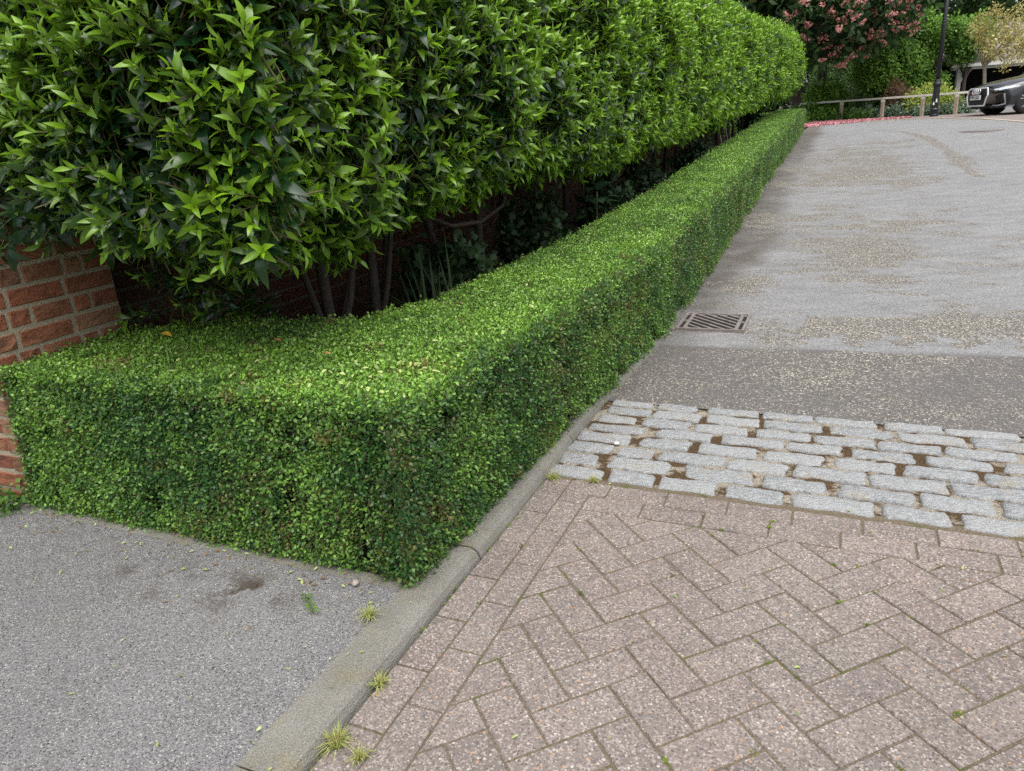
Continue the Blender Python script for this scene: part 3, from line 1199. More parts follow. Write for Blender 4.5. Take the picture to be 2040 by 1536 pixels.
# ================================================================== LOW BOX HEDGE
box = empty('box_hedge', W(4, -1.3, 0))
tag(box, 'low clipped box hedge with a flat top running along the kerb', 'hedge')
HS0, HZ = 1.50, .548


def hedge_foot(s):      # o of the right face at the ground
    return np.interp(s, [1.4, 1.6, 2.4, 3.0, 3.6, 4.4, 5.6, 7, 12, 20.8], [-1.02, -1.015, -.985, -.965, -.928, -.888, -.905, -.915, -.955, -.99])


def hedge_right(s):      # o of the right face at the top
    return np.interp(s, [1.4, 1.6, 2.4, 2.9, 3.6, 4.4, 6.3, 7, 12, 20.8], [-1.03, -1.02, -.955, -.930, -.912, -.900, -.882, -.888, -.928, -.967])


def hedge_back(s):
    return np.interp(s, [2.05, 2.2, 2.4, 2.75, 4, 6.3, 20.8], [-2.72, -2.42, -1.75, -1.62, -1.57, -1.54, -1.62])


def box_points(dens, s_lo, s_hi, zone):
    """points and outward normals on the clipped surfaces"""
    P, Nn, top = [], [], []
    if zone == 'front':
        n = int(1.70 * HZ * dens)
        o = RNG.uniform(-2.70, -1.03, n); z = RNG.uniform(.02, HZ, n)
        s = HS0 + .09 * z - .02 + .02 * (vnoise(np.stack([o * 5, z * 5, o * 0], -1), 1, 2) - .5) + np.abs(RNG.normal(0, .016, n)) - .006
        P.append(Wn(s, o, z)); Nn.append(np.tile([-U[0], -U[1], .12], (n, 1))); top.append(np.zeros(n))
    if zone == 'left':
        n = int(.55 * HZ * dens)
        s = RNG.uniform(HS0, 2.05, n); z = RNG.uniform(.02, HZ, n)
        P.append(Wn(s, -2.70 + 0 * s, z)); Nn.append(np.tile([-V[0], -V[1], .1], (n, 1))); top.append(np.zeros(n))
    if zone == 'right':
        n = int((s_hi - s_lo) * HZ * dens)
        s = RNG.uniform(s_lo, s_hi, n); z = RNG.uniform(.015, HZ, n)
        wob = .035 * (vnoise(np.stack([s * 2.2, z * 2.5, s * 0], -1), 1, 8) - .5)
        # narrow clefts where one plant ends and the next begins
        clf = .07 * np.exp(-((((s + .25 * np.sin(z * 5)) % .62) - .31) / .035) ** 2) * (vnoise(np.stack([s, z * 4, s * 0], -1), 1, 31) > .5)
        o = hedge_foot(s) + (hedge_right(s) - hedge_foot(s)) * z / HZ + wob - clf - np.abs(RNG.normal(0, .016, n)) + .006
        P.append(Wn(s, o, z + G(s))); Nn.append(np.tile([V[0], V[1], .15], (n, 1))); top.append(np.zeros(n))
    if zone == 'back':
        n = int((s_hi - s_lo) * .3 * dens)
        s = RNG.uniform(s_lo, s_hi, n); z = RNG.uniform(.2, HZ, n)
        P.append(Wn(s, hedge_back(s) + RNG.normal(0, .012, n), z + G(s))); Nn.append(np.tile([-V[0], -V[1], .3], (n, 1))); top.append(np.zeros(n))
    if zone == 'top':
        n = int((s_hi - s_lo) * 1.8 * dens)
        s = RNG.uniform(s_lo, s_hi, n); o = RNG.uniform(-2.72, -.9, n)
        k = (o < hedge_right(s) - .012) & (o > np.where(s < 2.05, -2.72, hedge_back(s)))
        k &= (s > HS0 + .03)
        s, o = s[k], o[k]
        n = len(s)
        wob = .028 * (fbm2(s, o, 2.2, 2.2, 77) - .5) + .012 * (fbm2(s, o, 9, 9, 78) - .5)
        z = HZ + wob + RNG.normal(0, .007, n)
        # rounded shoulder
        e = np.minimum(hedge_right(s) - o, s - HS0)
        z -= .016 * np.exp(-(e / .035) ** 2)
        P.append(Wn(s, o, z + G(s))); Nn.append(np.tile([0, 0, 1.0], (n, 1))); top.append(np.ones(n))
    return np.concatenate(P), np.concatenate(Nn), np.concatenate(top)


parts = []
for (z, d, a, b, sc) in (('front', 5200, 0, 0, 1.0), ('left', 2500, 0, 0, 1.0), ('right', 5200, 1.47, 4.2, 1.0), ('top', 5800, 1.45, 4.2, 1.0), ('back', 2200, 2.2, 4.2, 1.0),
                         ('right', 3400, 4.2, 8, 1.1), ('top', 3000, 4.2, 8, 1.1), ('back', 900, 4.2, 8, 1.2),
                         ('right', 1900, 8, 20.8, 1.4), ('top', 1700, 8, 20.8, 1.4), ('back', 300, 8, 20.8, 1.8)):
    P, Nn, tp = box_points(d, a, b, z)
    parts.append((P, Nn, tp, np.full(len(P), sc)))
# the far return of the hedge
n = 1800
s = RNG.uniform(20.1, 20.9, n); o = RNG.uniform(-3.4, -1.0, n); zt_ = RNG.uniform(0, 1, n) < .6
P = Wn(s, o, G(s) + np.where(zt_, HZ - .05, RNG.uniform(.05, .5, n)))
parts.append((P, np.tile([0, -.2, 1.0], (n, 1)), np.ones(n), np.full(n, 1.8)))
BP = np.concatenate([p[0] for p in parts]); BN = norm(np.concatenate([p[1] for p in parts])); BT = np.concatenate([p[2] for p in parts]); BS = np.concatenate([p[3] for p in parts])
axs = norm(BN + RNG.normal(0, .38, BN.shape) + np.array([0, 0, .25]))
patch = .6 * vnoise(BP, 3.3, 5) + .4 * vnoise(BP, 9, 6)
zrel = BP[:, 2] - G(BP[:, :2] @ U)
rightf = (BN @ np.array([V[0], V[1], 0]) > .7)
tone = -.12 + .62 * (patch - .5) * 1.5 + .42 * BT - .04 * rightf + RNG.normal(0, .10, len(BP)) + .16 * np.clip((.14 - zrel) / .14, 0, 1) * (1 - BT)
# a bright unclipped tuft some way along the top
ss, oo = BP[:, :2] @ U, BP[:, :2] @ V
tone += .35 * np.exp(-((ss - 6.75) / .12) ** 2 - ((oo + 1.05) / .16) ** 2)
dry = ((vnoise(BP, 11, 44) > .86) & (RNG.uniform(0, 1, len(BP)) < .5)).astype(float) * .75
dry = np.maximum(dry, ((RNG.uniform(0, 1, len(BP)) < .24 * (1 - BT)) & (vnoise(BP, 2.5, 46) > .42)) * RNG.uniform(.2, .6, len(BP)))
keep = RNG.uniform(0, 1, len(BP)) > .78 * (vnoise(BP, 9, 91) > .76) * (1 - BT)
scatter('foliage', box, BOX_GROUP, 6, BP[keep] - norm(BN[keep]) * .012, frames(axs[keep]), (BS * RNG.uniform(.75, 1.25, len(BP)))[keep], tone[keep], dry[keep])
# opaque dark core in place of twigs, stops see-through
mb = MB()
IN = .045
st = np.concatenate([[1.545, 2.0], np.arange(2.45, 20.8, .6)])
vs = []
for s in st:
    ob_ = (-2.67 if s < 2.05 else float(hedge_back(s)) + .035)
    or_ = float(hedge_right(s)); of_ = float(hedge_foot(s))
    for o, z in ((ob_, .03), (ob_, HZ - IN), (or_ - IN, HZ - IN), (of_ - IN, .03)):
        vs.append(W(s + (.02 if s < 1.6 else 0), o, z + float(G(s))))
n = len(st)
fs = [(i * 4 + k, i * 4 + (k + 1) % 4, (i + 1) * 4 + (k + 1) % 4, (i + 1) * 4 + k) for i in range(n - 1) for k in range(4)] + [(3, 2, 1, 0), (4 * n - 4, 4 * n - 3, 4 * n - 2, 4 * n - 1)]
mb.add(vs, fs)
mb.build('box_core', M['core'], box)

# ================================================================== LAUREL HEDGE
laurel = empty('laurel_hedge', W(6, -2.1, 0))
tag(laurel, 'tall glossy green laurel hedge on bare trunks above the low hedge', 'hedge')
LP = np.array([(-2.25, .96), (-1.98, .88), (-1.68, .865), (-1.49, 1.0), (-1.40, 1.30), (-1.36, 1.6), (-1.39, 1.92), (-1.47, 2.15), (-1.63, 2.31), (-1.95, 2.38), (-2.45, 2.39), (-2.9, 2.36)])
LSEG = np.linalg.norm(np.diff(LP, axis=0), axis=1)
LCUM = np.concatenate([[0], np.cumsum(LSEG)])


def laurel_shift(s):
    return np.interp(s, [1.4, 8, 14, 18, 20.5], [0, .02, .08, .26, .42])


def laurel_pts(n, s0, s1, t0=0.0, t1=1.0):
    s = RNG.uniform(s0, s1, n)
    t = RNG.uniform(t0, t1, n) * LCUM[-1]
    o = np.interp(t, LCUM, LP[:, 0]); z = np.interp(t, LCUM, LP[:, 1])
    o2 = np.interp(t + .03, LCUM, LP[:, 0]); z2 = np.interp(t + .03, LCUM, LP[:, 1])
    o1 = np.interp(t - .03, LCUM, LP[:, 0]); z1 = np.interp(t - .03, LCUM, LP[:, 1])
    tang = norm(np.stack([o2 - o1, z2 - z1], 1))
    no, nz = tang[:, 1], -tang[:, 0]      # outward: right of travel (bottom -> front -> top)
    rnd = np.clip((t / LCUM[-1]), 0, 1)
    bul = (.17 * (vnoise(np.stack([s * 1.5, t * 1.7, s * 0], 1), 1, 15) - .5) + .10 * (vnoise(np.stack([s * 4, t * 4, s * 0], 1), 1, 16) - .5))
    # near and far ends are rounded off
    endd = np.clip(1 - (s - 1.42) / .25, 0, 1)
    bul -= .16 * endd ** 2
    fe = np.clip((s - 19.8) / .7, 0, 1)
    bul -= .35 * fe ** 2
    o = o + no * bul + laurel_shift(s) * np.clip((z - .6) / .5, 0, 1); z = z + nz * bul
    N3 = no[:, None] * np.array([V[0], V[1], 0]) + nz[:, None] * np.array([0, 0, 1.0]) - (endd * .7)[:, None] * np.array([U[0], U[1], 0]) + (fe * .8)[:, None] * np.array([U[0], U[1], 0])
    return Wn(s, o, z + G(s)), norm(N3), s, z


LQ = []
tf = LCUM[9] / LCUM[-1]     # front part of the section
LQ.append(laurel_pts(5200, 1.5, 8.0, 0, tf) + (1.0,))
LQ.append(laurel_pts(4300, 8.0, 20.4, 0, tf) + (1.22,))
LQ.append(laurel_pts(2400, 1.5, 20.4, tf, 1) + (1.2,))
# the near end, facing the footway
n = 1150
o = RNG.uniform(-3.05, -1.42, n); z = RNG.uniform(.9, 2.45, n)
zb = np.interp(o, [-3.0, -2.35, -2.1, -1.9, -1.6, -1.4], [1.28, 1.14, 1.0, .94, .90, 1.1])
z = zb + (z - .9) / 1.55 * (2.4 - zb)
bul = .2 * (vnoise(np.stack([o * 2, z * 2, o * 0], 1), 1, 19) - .5)
s = 1.50 - bul + .10 * np.clip((o + 1.6) / .2, 0, 1) + .08 * np.clip((1.15 - z) / .25, 0, 1)
LQ.append((Wn(s, o, z), norm(np.tile([-U[0] - .15 * V[0], -U[1] - .15 * V[1], .12], (n, 1))), s, z, 1.0))
P = np.concatenate([q[0] for q in LQ]); Nn = np.concatenate([q[1] for q in LQ]); SS = np.concatenate([q[2] for q in LQ]); ZZ = np.concatenate([q[3] for q in LQ])
SC = np.concatenate([np.full(len(q[0]), q[4]) for q in LQ])
up = np.clip((ZZ - .95) / .5, .25, 1)
axd = norm(Nn * .56 + np.array([0, 0, .80]) * up[:, None] + RNG.normal(0, .30, Nn.shape))
rot = frames(axd)
base = P - Nn * .10 - axd * .05
clump = .55 * vnoise(P, 2.3, 61) + .45 * vnoise(P, 5.5, 62)
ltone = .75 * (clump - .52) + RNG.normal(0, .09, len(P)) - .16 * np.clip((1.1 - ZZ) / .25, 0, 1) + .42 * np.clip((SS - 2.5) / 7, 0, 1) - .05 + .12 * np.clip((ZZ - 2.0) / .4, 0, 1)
scl = SC * RNG.uniform(.82, 1.15, len(P))
# thin the face in places so that the dark inside shows
gap = (vnoise(P, 3.1, 71) > .70) & (RNG.uniform(0, 1, len(P)) < .75) & (SS < 7)
keepm = ~gap
P, Nn, SS, ZZ, base, rot, ltone, scl, axd = [q[keepm] for q in (P, Nn, SS, ZZ, base, rot, ltone, scl, axd)]
# the shoots that show largest are built leaf by leaf
px, py, pd = project(P)
see = (px > 60) & (px < 1000) & (py > 40) & (py < 560) & (pd > 0) & ((SS < 1.5) | (P[:, :2] @ V > -1.75))
order = np.argsort(np.where(see, pd, 99))[:22]
LEAF_MESH = {}


def leaf_obj_mesh(k, y):
    key = (k, int(y * 5 + .5))
    if key not in LEAF_MESH:
        v, f = LEAF_SHAPES[k]
        LEAF_MESH[key] = mesh_np('leaf', v, f, [M['laurel']], True, {'young': [key[1] / 5] * len(v)})
    return LEAF_MESH[key]


nleaf = 0
stems = MB()
sel = np.zeros(len(P), bool)
for oi, i in enumerate(order):
    leaves, stem = SHOOTS[oi % 7]
    if nleaf + len(leaves) > 300: break
    m4 = Matrix([[*(rot[i][r_] * scl[i]), base[i][r_]] for r_ in range(3)] + [[0, 0, 0, 1]])
    for lm, y, k in leaves:
        link('leaf', leaf_obj_mesh(k, min(1, max(0, y + ltone[i]))), laurel, m4 @ lm)
        nleaf += 1
    stems.tube([m4 @ q for q in stem], [.0035, .003, .0028, .0022, .001], 5, False)
    sel[i] = True
stems.build('shoot_stems', M['twig'], laurel)
k = ~sel
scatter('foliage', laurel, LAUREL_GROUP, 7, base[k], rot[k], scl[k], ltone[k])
# older dark leaves farther in
n = 5200
P2, N2, S2, Z2 = laurel_pts(n, 1.5, 20.3, .02, .95)
dep = RNG.uniform(.14, .34, n)
ax2 = norm(N2 * .5 + RNG.normal(0, .6, N2.shape) + np.array([0, 0, -.1]))
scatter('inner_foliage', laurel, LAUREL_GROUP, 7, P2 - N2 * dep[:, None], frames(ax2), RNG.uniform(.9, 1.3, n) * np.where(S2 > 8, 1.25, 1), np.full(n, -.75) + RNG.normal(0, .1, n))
n = 520
o = RNG.uniform(-2.95, -1.6, n); z = RNG.uniform(1.0, 2.35, n)
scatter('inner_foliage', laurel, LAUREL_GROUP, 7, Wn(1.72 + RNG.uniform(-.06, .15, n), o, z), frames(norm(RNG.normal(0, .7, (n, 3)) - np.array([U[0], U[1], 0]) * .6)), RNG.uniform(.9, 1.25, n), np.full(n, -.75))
# low suckers at the foot of the first laurel
n = 60
o = RNG.uniform(-2.62, -2.2, n); s = RNG.uniform(2.1, 2.45, n); z = RNG.uniform(.45, .95, n)
scatter('sucker_leaves', laurel, LAUREL_GROUP, 7, Wn(s, o, z), frames(norm(RNG.normal(0, .5, (n, 3)) - np.array([U[0], U[1], -.3]))), RNG.uniform(.6, .95, n), np.full(n, -.25))
# solid dark core in place of branches, added to block light
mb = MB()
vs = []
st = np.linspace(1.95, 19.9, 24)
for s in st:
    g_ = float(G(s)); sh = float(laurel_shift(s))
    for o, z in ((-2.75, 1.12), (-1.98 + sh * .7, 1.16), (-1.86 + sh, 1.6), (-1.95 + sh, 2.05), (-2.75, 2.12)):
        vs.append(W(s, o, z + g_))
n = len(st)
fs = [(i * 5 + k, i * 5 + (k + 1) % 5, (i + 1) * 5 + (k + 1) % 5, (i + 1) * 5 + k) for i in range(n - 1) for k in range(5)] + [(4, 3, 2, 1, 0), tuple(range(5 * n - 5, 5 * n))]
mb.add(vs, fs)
mb.build('laurel_core', M['core'], laurel)
rt = random.Random(3)
TR = [2.27, 2.76, 3.16, 3.90, 4.45, 4.80, 5.50, 6.25, 7.0, 7.8, 8.5, 9.5, 10.4, 11.3, 12.2, 13.0, 14, 15, 16, 17, 18, 19]
for i, s in enumerate(TR):
    o = -2.22 + rt.uniform(-.05, .05) - (.18 if i == 0 else 0)
    g_ = float(G(s))
    lean = rt.uniform(-.10, .10)
    mb = MB()
    z0 = g_ + .02
    bush = i in (1, 2, 6, 8)
    r0 = rt.uniform(.022, .034)
    p0 = W(s, o, z0)
    pts = [p0, W(s + lean * .3, o + rt.uniform(-.02, .02), z0 + .4), W(s + lean * .7, o + rt.uniform(-.04, .04), z0 + .8), W(s + lean, o + rt.uniform(-.1, .1), z0 + 1.3), W(s + lean * 1.2, o, z0 + 1.9)]
    mb.tube(pts, [r0 * 1.3, r0, r0 * .9, r0 * .75, r0 * .4], 9, False)
    for b in range(3 if bush else 1):
        d = rt.uniform(.12, .32) * rt.choice((-1, 1))
        zz = .18 if bush else rt.uniform(.5, .75)
        a = pts[0].lerp(pts[1], zz / .4) if zz < .4 else pts[1].lerp(pts[2], (zz - .4) / .4)
        mb.tube([a, a + uv3 * d * .45 + vv3 * rt.uniform(-.05, .08) + Vector((0, 0, .3)), a + uv3 * d + vv3 * rt.uniform(-.1, .15) + Vector((0, 0, .85))], [r0 * .75, r0 * .6, r0 * .4], 8, False)
    mb.build('trunk', M['bark'], laurel, True)
# a loop of dead branch hanging under the hedge
mb = MB(); mb.tube([W(3.35, -2.0, .86), W(3.6, -1.95, .76), W(4.0, -1.97, .73), W(4.4, -2.0, .78), W(4.7, -2.1, .9)], .012, 7); mb.build('hanging_branch', M['bark'], laurel, True)

# canes leaning on the hedge
for (sa, za, sb, zb_, lab) in ((11.62, 1.25, 12.55, .50, 'thin pale cane leaning under the laurel, nearer of the pair'), (12.28, 1.25, 13.2, .56, 'thin pale cane leaning under the laurel, farther of the pair')):
    c = empty('garden_cane', W(sb, -1.7, zb_ - .1))
    tag(c, lab, 'cane', 'canes leaning under the laurel')
    mb = MB(); mb.tube([W(sa, -1.75, za), W(sb, -1.74, zb_), W(sb + .25, -1.735, zb_ - .2)], [.013, .014, .014], 7); mb.build('pole', M['greybark'], c, True)

# ================================================================== small plants in the bed
def blade_tuft(name, loc, n, hgt, mat, label, cat, group=None, spread=.6, w=.004, seed=0, droop=.5):
    r = random.Random(seed)
    t = empty(name, loc)
    vs, fs, yg = [], [], []
    for i in range(n):
        a = r.uniform(0, 6.28); tl = r.uniform(.1, 1) * spread
        d = Vector((math.cos(a) * tl, math.sin(a) * tl, 1)).normalized()
        h_ = hgt * r.uniform(.5, 1.1)
        b = Vector(loc) + Vector((r.uniform(-1, 1), r.uniform(-1, 1), 0)) * hgt * .18
        sd = Vector((-math.sin(a), math.cos(a), 0)) * w
        k = len(vs)
        pts = [b, b + d * h_ * .5, b + d * h_ - Vector((0, 0, droop * h_ * tl)) + Vector((d.x, d.y, 0)) * h_ * .3 * tl]
        vs += [pts[0] - sd, pts[0] + sd, pts[1] - sd * .8, pts[1] + sd * .8, pts[2]]
        fs += [(k, k + 1, k + 3, k + 2), (k + 2, k + 3, k + 4)]
        yg += [r.uniform(.1, .9)] * 5
    o = link('blades', mesh_np('blades', vs, fs, [mat], False, {'young': yg}), t)
    o['kind'] = 'stuff'
    tag(t, label, cat, group)
    return t


M['drygrass'] = leaf_mat('dry_grass', (.55, .44, .20), (.30, .40, .08), .6, .25, .3)
M['strap'] = leaf_mat('strap_leaf', (.012, .028, .012), (.035, .065, .024), .6, .15, .25)
M['weed'] = leaf_mat('weed_leaf', (.06, .15, .03), (.17, .30, .05), .5, .25, .4)
GT = [((1.318, -1.075, .03), 70, .075, 'dry tuft of grass at the back edge of the kerb below the hedge corner'),
      ((1.135, -.925, .0), 80, .062, 'straw coloured grass tuft sprouting where kerb meets paving, middle one'),
      ((.95, -.915, .0), 110, .085, 'greenest and largest grass tuft in the paving joint near the bottom edge'),
      ((.935, -.845, .0), 60, .06, 'small yellow grass tuft just right of the largest tuft'),
      ((2.27, -.905, .0), 60, .075, 'pale spiky grass tuft at the kerb end of the setts'),
      ((2.285, -.75, .0), 45, .065, 'small green grass tuft under the first granite setts')]
for i, ((s, o, z), n, h_, lab) in enumerate(GT):
    blade_tuft('grass_tuft', W(s, o, z), n, h_ * .7, M['drygrass'], lab, 'grass tuft', 'grass tufts in the paving joints', 1.5, .0013, 50 + i, .35)
blade_tuft('strap_leaf_plant', W(3.35, -1.95, .05), 60, .75, M['strap'], 'clump of dark strap leaves in the shade under the laurel', 'plant', None, .7, .011, 8)
blade_tuft('strap_leaf_plant', W(8.0, -1.85, float(G(8)) + .03), 60, .72, M['strap'], 'green strap leaves behind the low hedge farther up the lane', 'plant', None, .6, .011, 9)


def clump_mesh(seed, n=14, rad=.12, L=.07, w=.045, mat=None, flat=.6, twig=None):
    r = random.Random(seed)
    vs, fs, yg = [], [], []
    for i in range(n):
        base = Vector((r.gauss(0, .5), r.gauss(0, .5), r.gauss(0, .5))) * rad
        d = (base.normalized() + Vector((r.gauss(0, .5), r.gauss(0, .5), r.gauss(0, .4)))).normalized()
        up = Vector((r.gauss(0, flat), r.gauss(0, flat), 1))
        x = d.cross(up).normalized(); nn = x.cross(d)
        s = r.uniform(.7, 1.25)
        k = len(vs)
        l_, w_ = L * s, w * s
        vs += [base, base + d * l_ * .4 - x * w_ / 2 + nn * w_ * .1, base + d * l_ * .4 + x * w_ / 2 + nn * w_ * .1, base + d * l_ * .75 - x * w_ * .35, base + d * l_ * .75 + x * w_ * .35, base + d * l_ - nn * l_ * .12]
        fs += [(k, k + 2, k + 1), (k + 1, k + 2, k + 4, k + 3), (k + 3, k + 4, k + 5)]
        yg += [min(1, max(0, .35 + .5 * base.z / rad + r.uniform(-.3, .3)))] * 6
    return mesh_np('leaf_clump', vs, fs, [mat], False, {'young': yg})


def clump_group(name, mat, **kw):
    return scatter_group(name, [proto_obj(name + '_clump', clump_mesh(900 + i, mat=mat, **kw)) for i in range(4)])


M['ivy'] = leaf_mat('ivy_leaf', (.010, .026, .010), (.032, .07, .024), .6, .15, .25)
IVY = clump_group('ivy', M['ivy'], n=16, rad=.09, L=.055, w=.045)


def blob_points(c, rad, n, seed, lobes=7, shell=.55, flatten=True):
    """points through an uneven crown: a handful of lobes filled towards their skins"""
    r = np.random.default_rng(seed)
    c, rad = np.asarray(c, float), np.asarray(rad, float)
    d = norm(r.normal(size=(lobes, 3)))
    lc = d * r.uniform(.35, .72, (lobes, 1))
    lr = r.uniform(.38, .62, lobes)
    lc = np.concatenate([lc, [[0, 0, 0]]]); lr = np.concatenate([lr, [.62]])
    k = r.choice(len(lr), n, p=lr ** 2 / np.sum(lr ** 2))
    dirs = norm(r.normal(size=(n, 3)))
    q = lc[k] + dirs * (lr[k] * (shell + (1 - shell) * r.uniform(0, 1, n) ** .6))[:, None]
    # keep outer skins of the union mostly
    dd = np.min(np.linalg.norm(q[:, None, :] - lc[None], axis=2) / lr[None], axis=1)
    keep = dd > .62
    q, dirs = q[keep], dirs[keep]
    return c + q * rad, norm(dirs / rad)


def shrub(name, label, cat, c, rad, n, group, seed, scl=1.0, tone0=0.0, stem=None, group_tag=None, lobes=7, ground=None, tamp=.5, parent=None):
    g0 = ground if ground is not None else c[2] - rad[2]
    t = empty(name, (c[0], c[1], g0))
    P, D = blob_points(c, rad, n, seed, lobes)
    k = P[:, 2] > g0 - .02
    P, D = P[k], D[k]
    r = np.random.default_rng(seed + 1)
    ax_ = norm(D * .7 + np.array([0, 0, .5]) + r.normal(0, .35, D.shape))
    tn = .26 + tone0 + tamp * (vnoise(P, 1.6 / max(rad), seed) - .5) * 1.6 + r.normal(0, .1, len(P))
    scatter('foliage', t, group, 4, P, frames(ax_, r), scl * r.uniform(.75, 1.3, len(P)), tn, rng=r)
    if stem:
        mb = MB()
        rr = random.Random(seed)
        for i in range(stem[0]):
            a = rr.uniform(0, 6.28); q = rr.uniform(.1, .5)
            b = Vector((c[0] + rr.uniform(-.05, .05), c[1] + rr.uniform(-.05, .05), g0))
            e = Vector((c[0] + math.cos(a) * rad[0] * q, c[1] + math.sin(a) * rad[1] * q, c[2] + rad[2] * .3))
            mb.tube([b, b.lerp(e, .5) + Vector((0, 0, .1 * rad[2])), e], [stem[1], stem[1] * .7, stem[1] * .3], 6, False)
        mb.build('stem', M['bark'], t, True)
    tag(t, label, cat, group_tag)
    return t


for i, (s, o, h_, lab) in enumerate(((3.75, -2.1, .62, 'dark small-leaved plant between the laurel trunks, nearest one'), (4.85, -2.0, .75, 'ivy growing among the laurel trunks by the brick wall'),
                                     (6.45, -1.95, .75, 'dark leafy plant hiding a trunk halfway along the hedge'), (7.6, -1.9, .66, 'green undergrowth between trunks behind the low hedge'), (10.4, -1.9, .7, 'leafy undergrowth beside the leaning canes'), (19.3, -2.1, .8, 'dark undergrowth closing the far end of the hedges'))):
    g_ = float(G(s))
    shrub('bed_plant', lab, 'plant', tuple(W(s, o, g_ + h_ * .55)), (.3, .3, h_ * .55), 130, IVY, 60 + i, .9, -.1, None, 'plants in the bed under the laurel', ground=g_)
M['hosta'] = leaf_mat('broad_leaf', (.03, .07, .035), (.06, .13, .05), .45, .15, .4)
ht = empty('broad_leaf_plant', W(5.65, -1.75, .1))
r = random.Random(4)
for i in range(9):
    a = i * 2.4
    v_, f_ = leaf_geo(.16, .11, 5, .15, .3, (.1, .8, 1, .85, .45, 0))
    d = Vector((math.cos(a), math.sin(a), .35 + r.uniform(-.2, .4))).normalized()
    x = d.cross(Vector((0, 0, 1))).normalized(); nn = x.cross(d)
    m = Matrix((x, d, nn)).transposed().to_4x4(); m.translation = W(5.65, -1.75, .62 + r.uniform(0, .14)) + d * .03
    link('leaf', mesh_np('leaf', v_, f_, [M['hosta']], True, {'young': [.4] * len(v_)}), ht, m)
mb = MB(); mb.tube([W(5.65, -1.75, .06), W(5.66, -1.76, .4), W(5.65, -1.75, .74)], .006, 6); mb.build('stem', M['twig'], ht)
tag(ht, 'plant with broad grey-green leaves poking up behind the low hedge', 'plant')

# weed at the foot of the pier
WEED = clump_group('weed', M['weed'], n=14, rad=.05, L=.04, w=.02)
wd = empty('weed_plant', W(1.44, -2.80, .02))
n = 26
P = Wn(1.43 + RNG.normal(0, .035, n), -2.80 + RNG.normal(0, .07, n), .03 + np.abs(RNG.normal(.03, .03, n)))
scatter('foliage', wd, WEED, 4, P, frames(norm(RNG.normal(0, .5, (n, 3)) + np.array([0, 0, 1.]))), RNG.uniform(.5, .9, n), RNG.normal(0, .15, n))
mb = MB(); mb.tube([W(1.46, -2.79, .01), W(1.44, -2.80, .05), W(1.42, -2.82, .09)], .002, 5); mb.build('stem', M['twig'], wd)
tag(wd, 'leafy green weed at the foot of the brick pier', 'plant')

# ================================================================== litter and moss
M['clip'] = leaf_mat('leaf_clipping', (.17, .27, .06), (.50, .58, .22), .5, .2, .4, brown=(.22, .13, .06))
M['moss'] = leaf_mat('moss', (.07, .10, .015), (.20, .26, .03), .9, .1, .1)
lv, lf = leaf_geo(.020, .009, 3, .2, .1, (0, .8, .9, 0))
lm = mesh_np('clipping', lv, lf, [M['clip']], True, {'young': [.5] * len(lv)})
CLIP = scatter_group('clippings', [proto_obj('clipping', lm)])
n1, n2, n3 = 80, 60, 170
s = np.concatenate([RNG.uniform(.3, 1.45, n1), RNG.uniform(.4, 2.9, n2), RNG.normal(1.42, .06, n3)])
o = np.concatenate([RNG.uniform(-2.9, -1.0, n1), RNG.uniform(-1.0, 1.2, n2), RNG.uniform(-2.7, -1.1, n3)])
z = np.where(o < -1.07, .030, np.where(o < -.93, .035, .006))
k = ~((s > 1.47) & (o < -.98))
s, o, z = s[k], o[k], z[k]
cl = scatter('leaf_clippings', None, CLIP, 1, Wn(s, o, z), frames(norm(RNG.normal(0, .3, (len(s), 3)) + np.array([0, 0, 1.]))), RNG.uniform(.35, 1.0, len(s)), RNG.normal(0, .3, len(s)), (RNG.uniform(0, 1, len(s)) < np.where((np.abs(s - 1.42) < .12) & (o < -1.05), .6, .12)).astype(float))
tag(cl, 'tiny green leaf clippings scattered over the tarmac and paving', 'clippings', None, 'stuff')
# pale clipped leaves on top of the hedge
n = 330
s = np.concatenate([RNG.uniform(1.55, 6, n), RNG.normal(1.75, .12, 90)]); o = np.concatenate([RNG.uniform(-2.4, -1.0, n), RNG.normal(-1.22, .14, 90)])
k = (o < hedge_right(s) - .02) & (o > np.where(s < 2.05, -2.7, hedge_back(s))); s, o = s[k], o[k]
cl = scatter('hedge_clippings', None, CLIP, 1, Wn(s, o, HZ + .016 + G(s) + RNG.uniform(0, .012, len(s))), frames(norm(RNG.normal(0, .35, (len(s), 3)) + np.array([0, 0, 1.]))), RNG.uniform(.5, 1.35, len(s)), RNG.normal(.3, .3, len(s)))
tag(cl, 'pale clipped leaves lying on the flat top of the low hedge', 'clippings', None, 'stuff')
# moss in joints
mosg = scatter_group('moss_tufts', [proto_obj('moss_tuft', clump_mesh(70 + i, 26, .012, .010, .004, M['moss'])) for i in range(3)])
pts = []
rm = random.Random(17)
for p in blocks:
    for i in range(len(p)):
        a, b = p[i], p[(i + 1) % len(p)]
        if rm.random() < .13:
            for q in range(rm.randint(1, 4)):
                t = rm.random() if q == 0 else min(1, max(0, t + rm.uniform(-.06, .06)))
                pts.append((a[0] + (b[0] - a[0]) * t, a[1] + (b[1] - a[1]) * t))
pts = np.array([p for p in pts if p[1] < 2.4])
for _ in range(60): pts = np.concatenate([pts, [[rm.uniform(.3, 2.25), -.93 + rm.uniform(-.004, .012)]]])
ms = scatter('joint_moss', None, mosg, 3, Wn(pts[:, 0], pts[:, 1], -.006 + 0 * pts[:, 0]), frames(np.tile([0, 0, 1.], (len(pts), 1))), RNG.uniform(.25, .85, len(pts)), RNG.normal(0, .3, len(pts)))
tag(ms, 'green moss growing in the joints between the paving blocks', 'moss', None, 'stuff')

